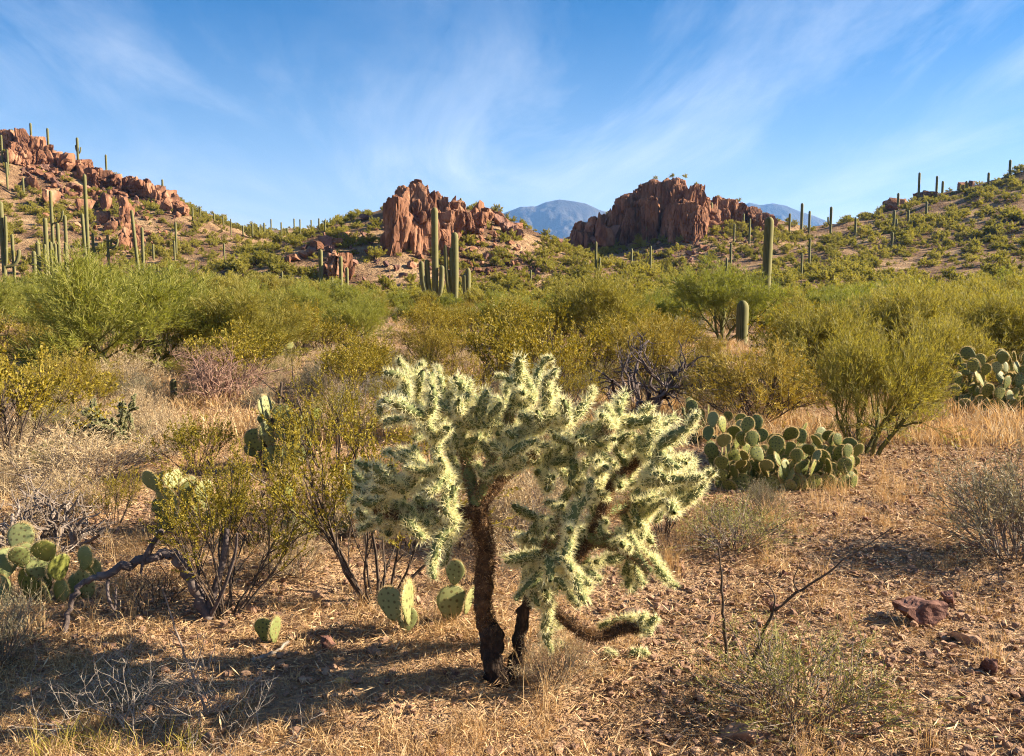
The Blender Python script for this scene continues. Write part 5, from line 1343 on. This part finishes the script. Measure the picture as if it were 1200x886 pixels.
grassy = lambda x, y: np.clip(0.55 + 0.9 * fbm2(x, y, 0.9, 3, 2.2) - 0.75 * np.clip((x - 0.10 * y) / 0.9, 0, 1) * (y < 10), 0.04, 1)
P, rg = field(15000, 2.6, 11, 1.3, 1, grassy); scatter('dry_grass', P, rg.uniform(0.35, 1.0, len(P)), rg.uniform(0, 6.28, len(P)), TUF, 'short trampled straw coloured grass over the near ground', 'grass')
P, rg = field(1700, 2.8, 12, 1.0, 2, lambda x, y: np.clip(fbm2(x, y, 1.3, 2, 4.2) * 1.4, 0, 1)); scatter('tall_dry_grass', P, rg.uniform(0.5, 1.0, len(P)), rg.uniform(0, 6.28, len(P)), TUFT_TALL, 'taller wispy golden dry grass stalks', 'grass')
P, rg = field(9000, 9, 60, 1.5, 3, lambda x, y: np.clip(0.6 + 0.8 * fbm2(x, y, 3.0, 2, 6.2), 0.1, 1)); scatter('far_dry_grass', P, rg.uniform(0.6, 1.3, len(P)), rg.uniform(0, 6.28, len(P)), TUFT_FAR, 'dry grass between the bushes of the flat', 'grass')
P, rg = field(11000, 2.6, 13, 1.25, 4); scatter('ground_litter', P, rg.uniform(0.5, 1.3, len(P)), rg.uniform(0, 6.28, len(P)), LIT, 'broken straw and twig litter on the soil', 'litter')
P, rg = field(60000, 2.6, 12, 1.35, 5, lambda x, y: np.clip(0.5 + 0.9 * fbm2(x, y, 1.1, 2, 7.7) + 0.5 * (x > 0.1 * y), 0.06, 1)); scatter('gravel', P, 0.010 + 0.042 * rg.random(len(P)) ** 4, rg.uniform(0, 6.28, len(P)), PEB, 'brown pebbles and gravel on the soil', 'gravel')
# a few clumps one can point at
for k, (px, py, s, lab) in enumerate([(645, 835, 0.95, 'golden grass clump growing at the foot of the cholla trunk'), (612, 800, 0.7, 'short straw grass clump touching the cholla trunk'), (395, 845, 0.6, 'sparse dry grass stalks in the cholla shadow'), (560, 868, 0.55, 'sparse grass stalks bent over in front of the cholla'),
                                      (930, 862, 0.9, 'golden grass stalks in front of the low leafy bush'), (380, 600, 1.0, 'arching straw grass behind the creosote stems'), (980, 846, 0.8, 'golden stalks at the gravel end of the low leafy bush'), (890, 850, 0.7, 'golden stalks beside the flat brown slab')]):
    p = foot(px, py); o = link('grass_clump', TUFT_TALL[k % 3]); o.location = p; o.rotation_euler = (0, 0, k); o.scale = (s, s, s * 1.25); tag(o, lab, 'grass')
GG = [tuft(740 + k, 46, 0.22, 0.0016, 0.55, M_GRASSG, 0.05) for k in range(2)]
for k, (px, py) in enumerate([(70, 878), (100, 872), (135, 884), (45, 892), (215, 880)]):
    o = link('grass_clump', GG[k % 2]); o.location = foot(px, py); o.rotation_euler = (0, 0, k * 1.3); o.scale = (0.75,) * 3; tag(o, 'yellow green grass clump between the whitish twig bushes', 'grass', 'yellow green grass clumps by the twig bushes')

# ================================================================== haze
hz = MB()
x0, x1, y0, y1, z0, z1 = -7800, 7800, -900, 7800, -12.0, 640.0
V = [(x, y, z) for z in (z0, z1) for y in (y0, y1) for x in (x0, x1)]
hz.add(V, [(0, 2, 3, 1), (4, 5, 7, 6), (0, 1, 5, 4), (2, 6, 7, 3), (0, 4, 6, 2), (1, 3, 7, 5)])
mh = bpy.data.materials.new('haze_air'); mh.use_nodes = True
nt = mh.node_tree; nt.nodes.clear()
oo = nt.nodes.new('ShaderNodeOutputMaterial'); pv = nt.nodes.new('ShaderNodeVolumePrincipled')
pv.inputs['Color'].default_value = (0.22, 0.48, 1.0, 1); pv.inputs['Density'].default_value = 9e-5; pv.inputs['Density Attribute'].default_value = ''
pv.inputs['Anisotropy'].default_value = 0.2
nt.links.new(pv.outputs[0], oo.inputs['Volume'])
stuff(hz.build('haze', mh), 'thin blue haze filling the air towards the far mountains', 'haze')
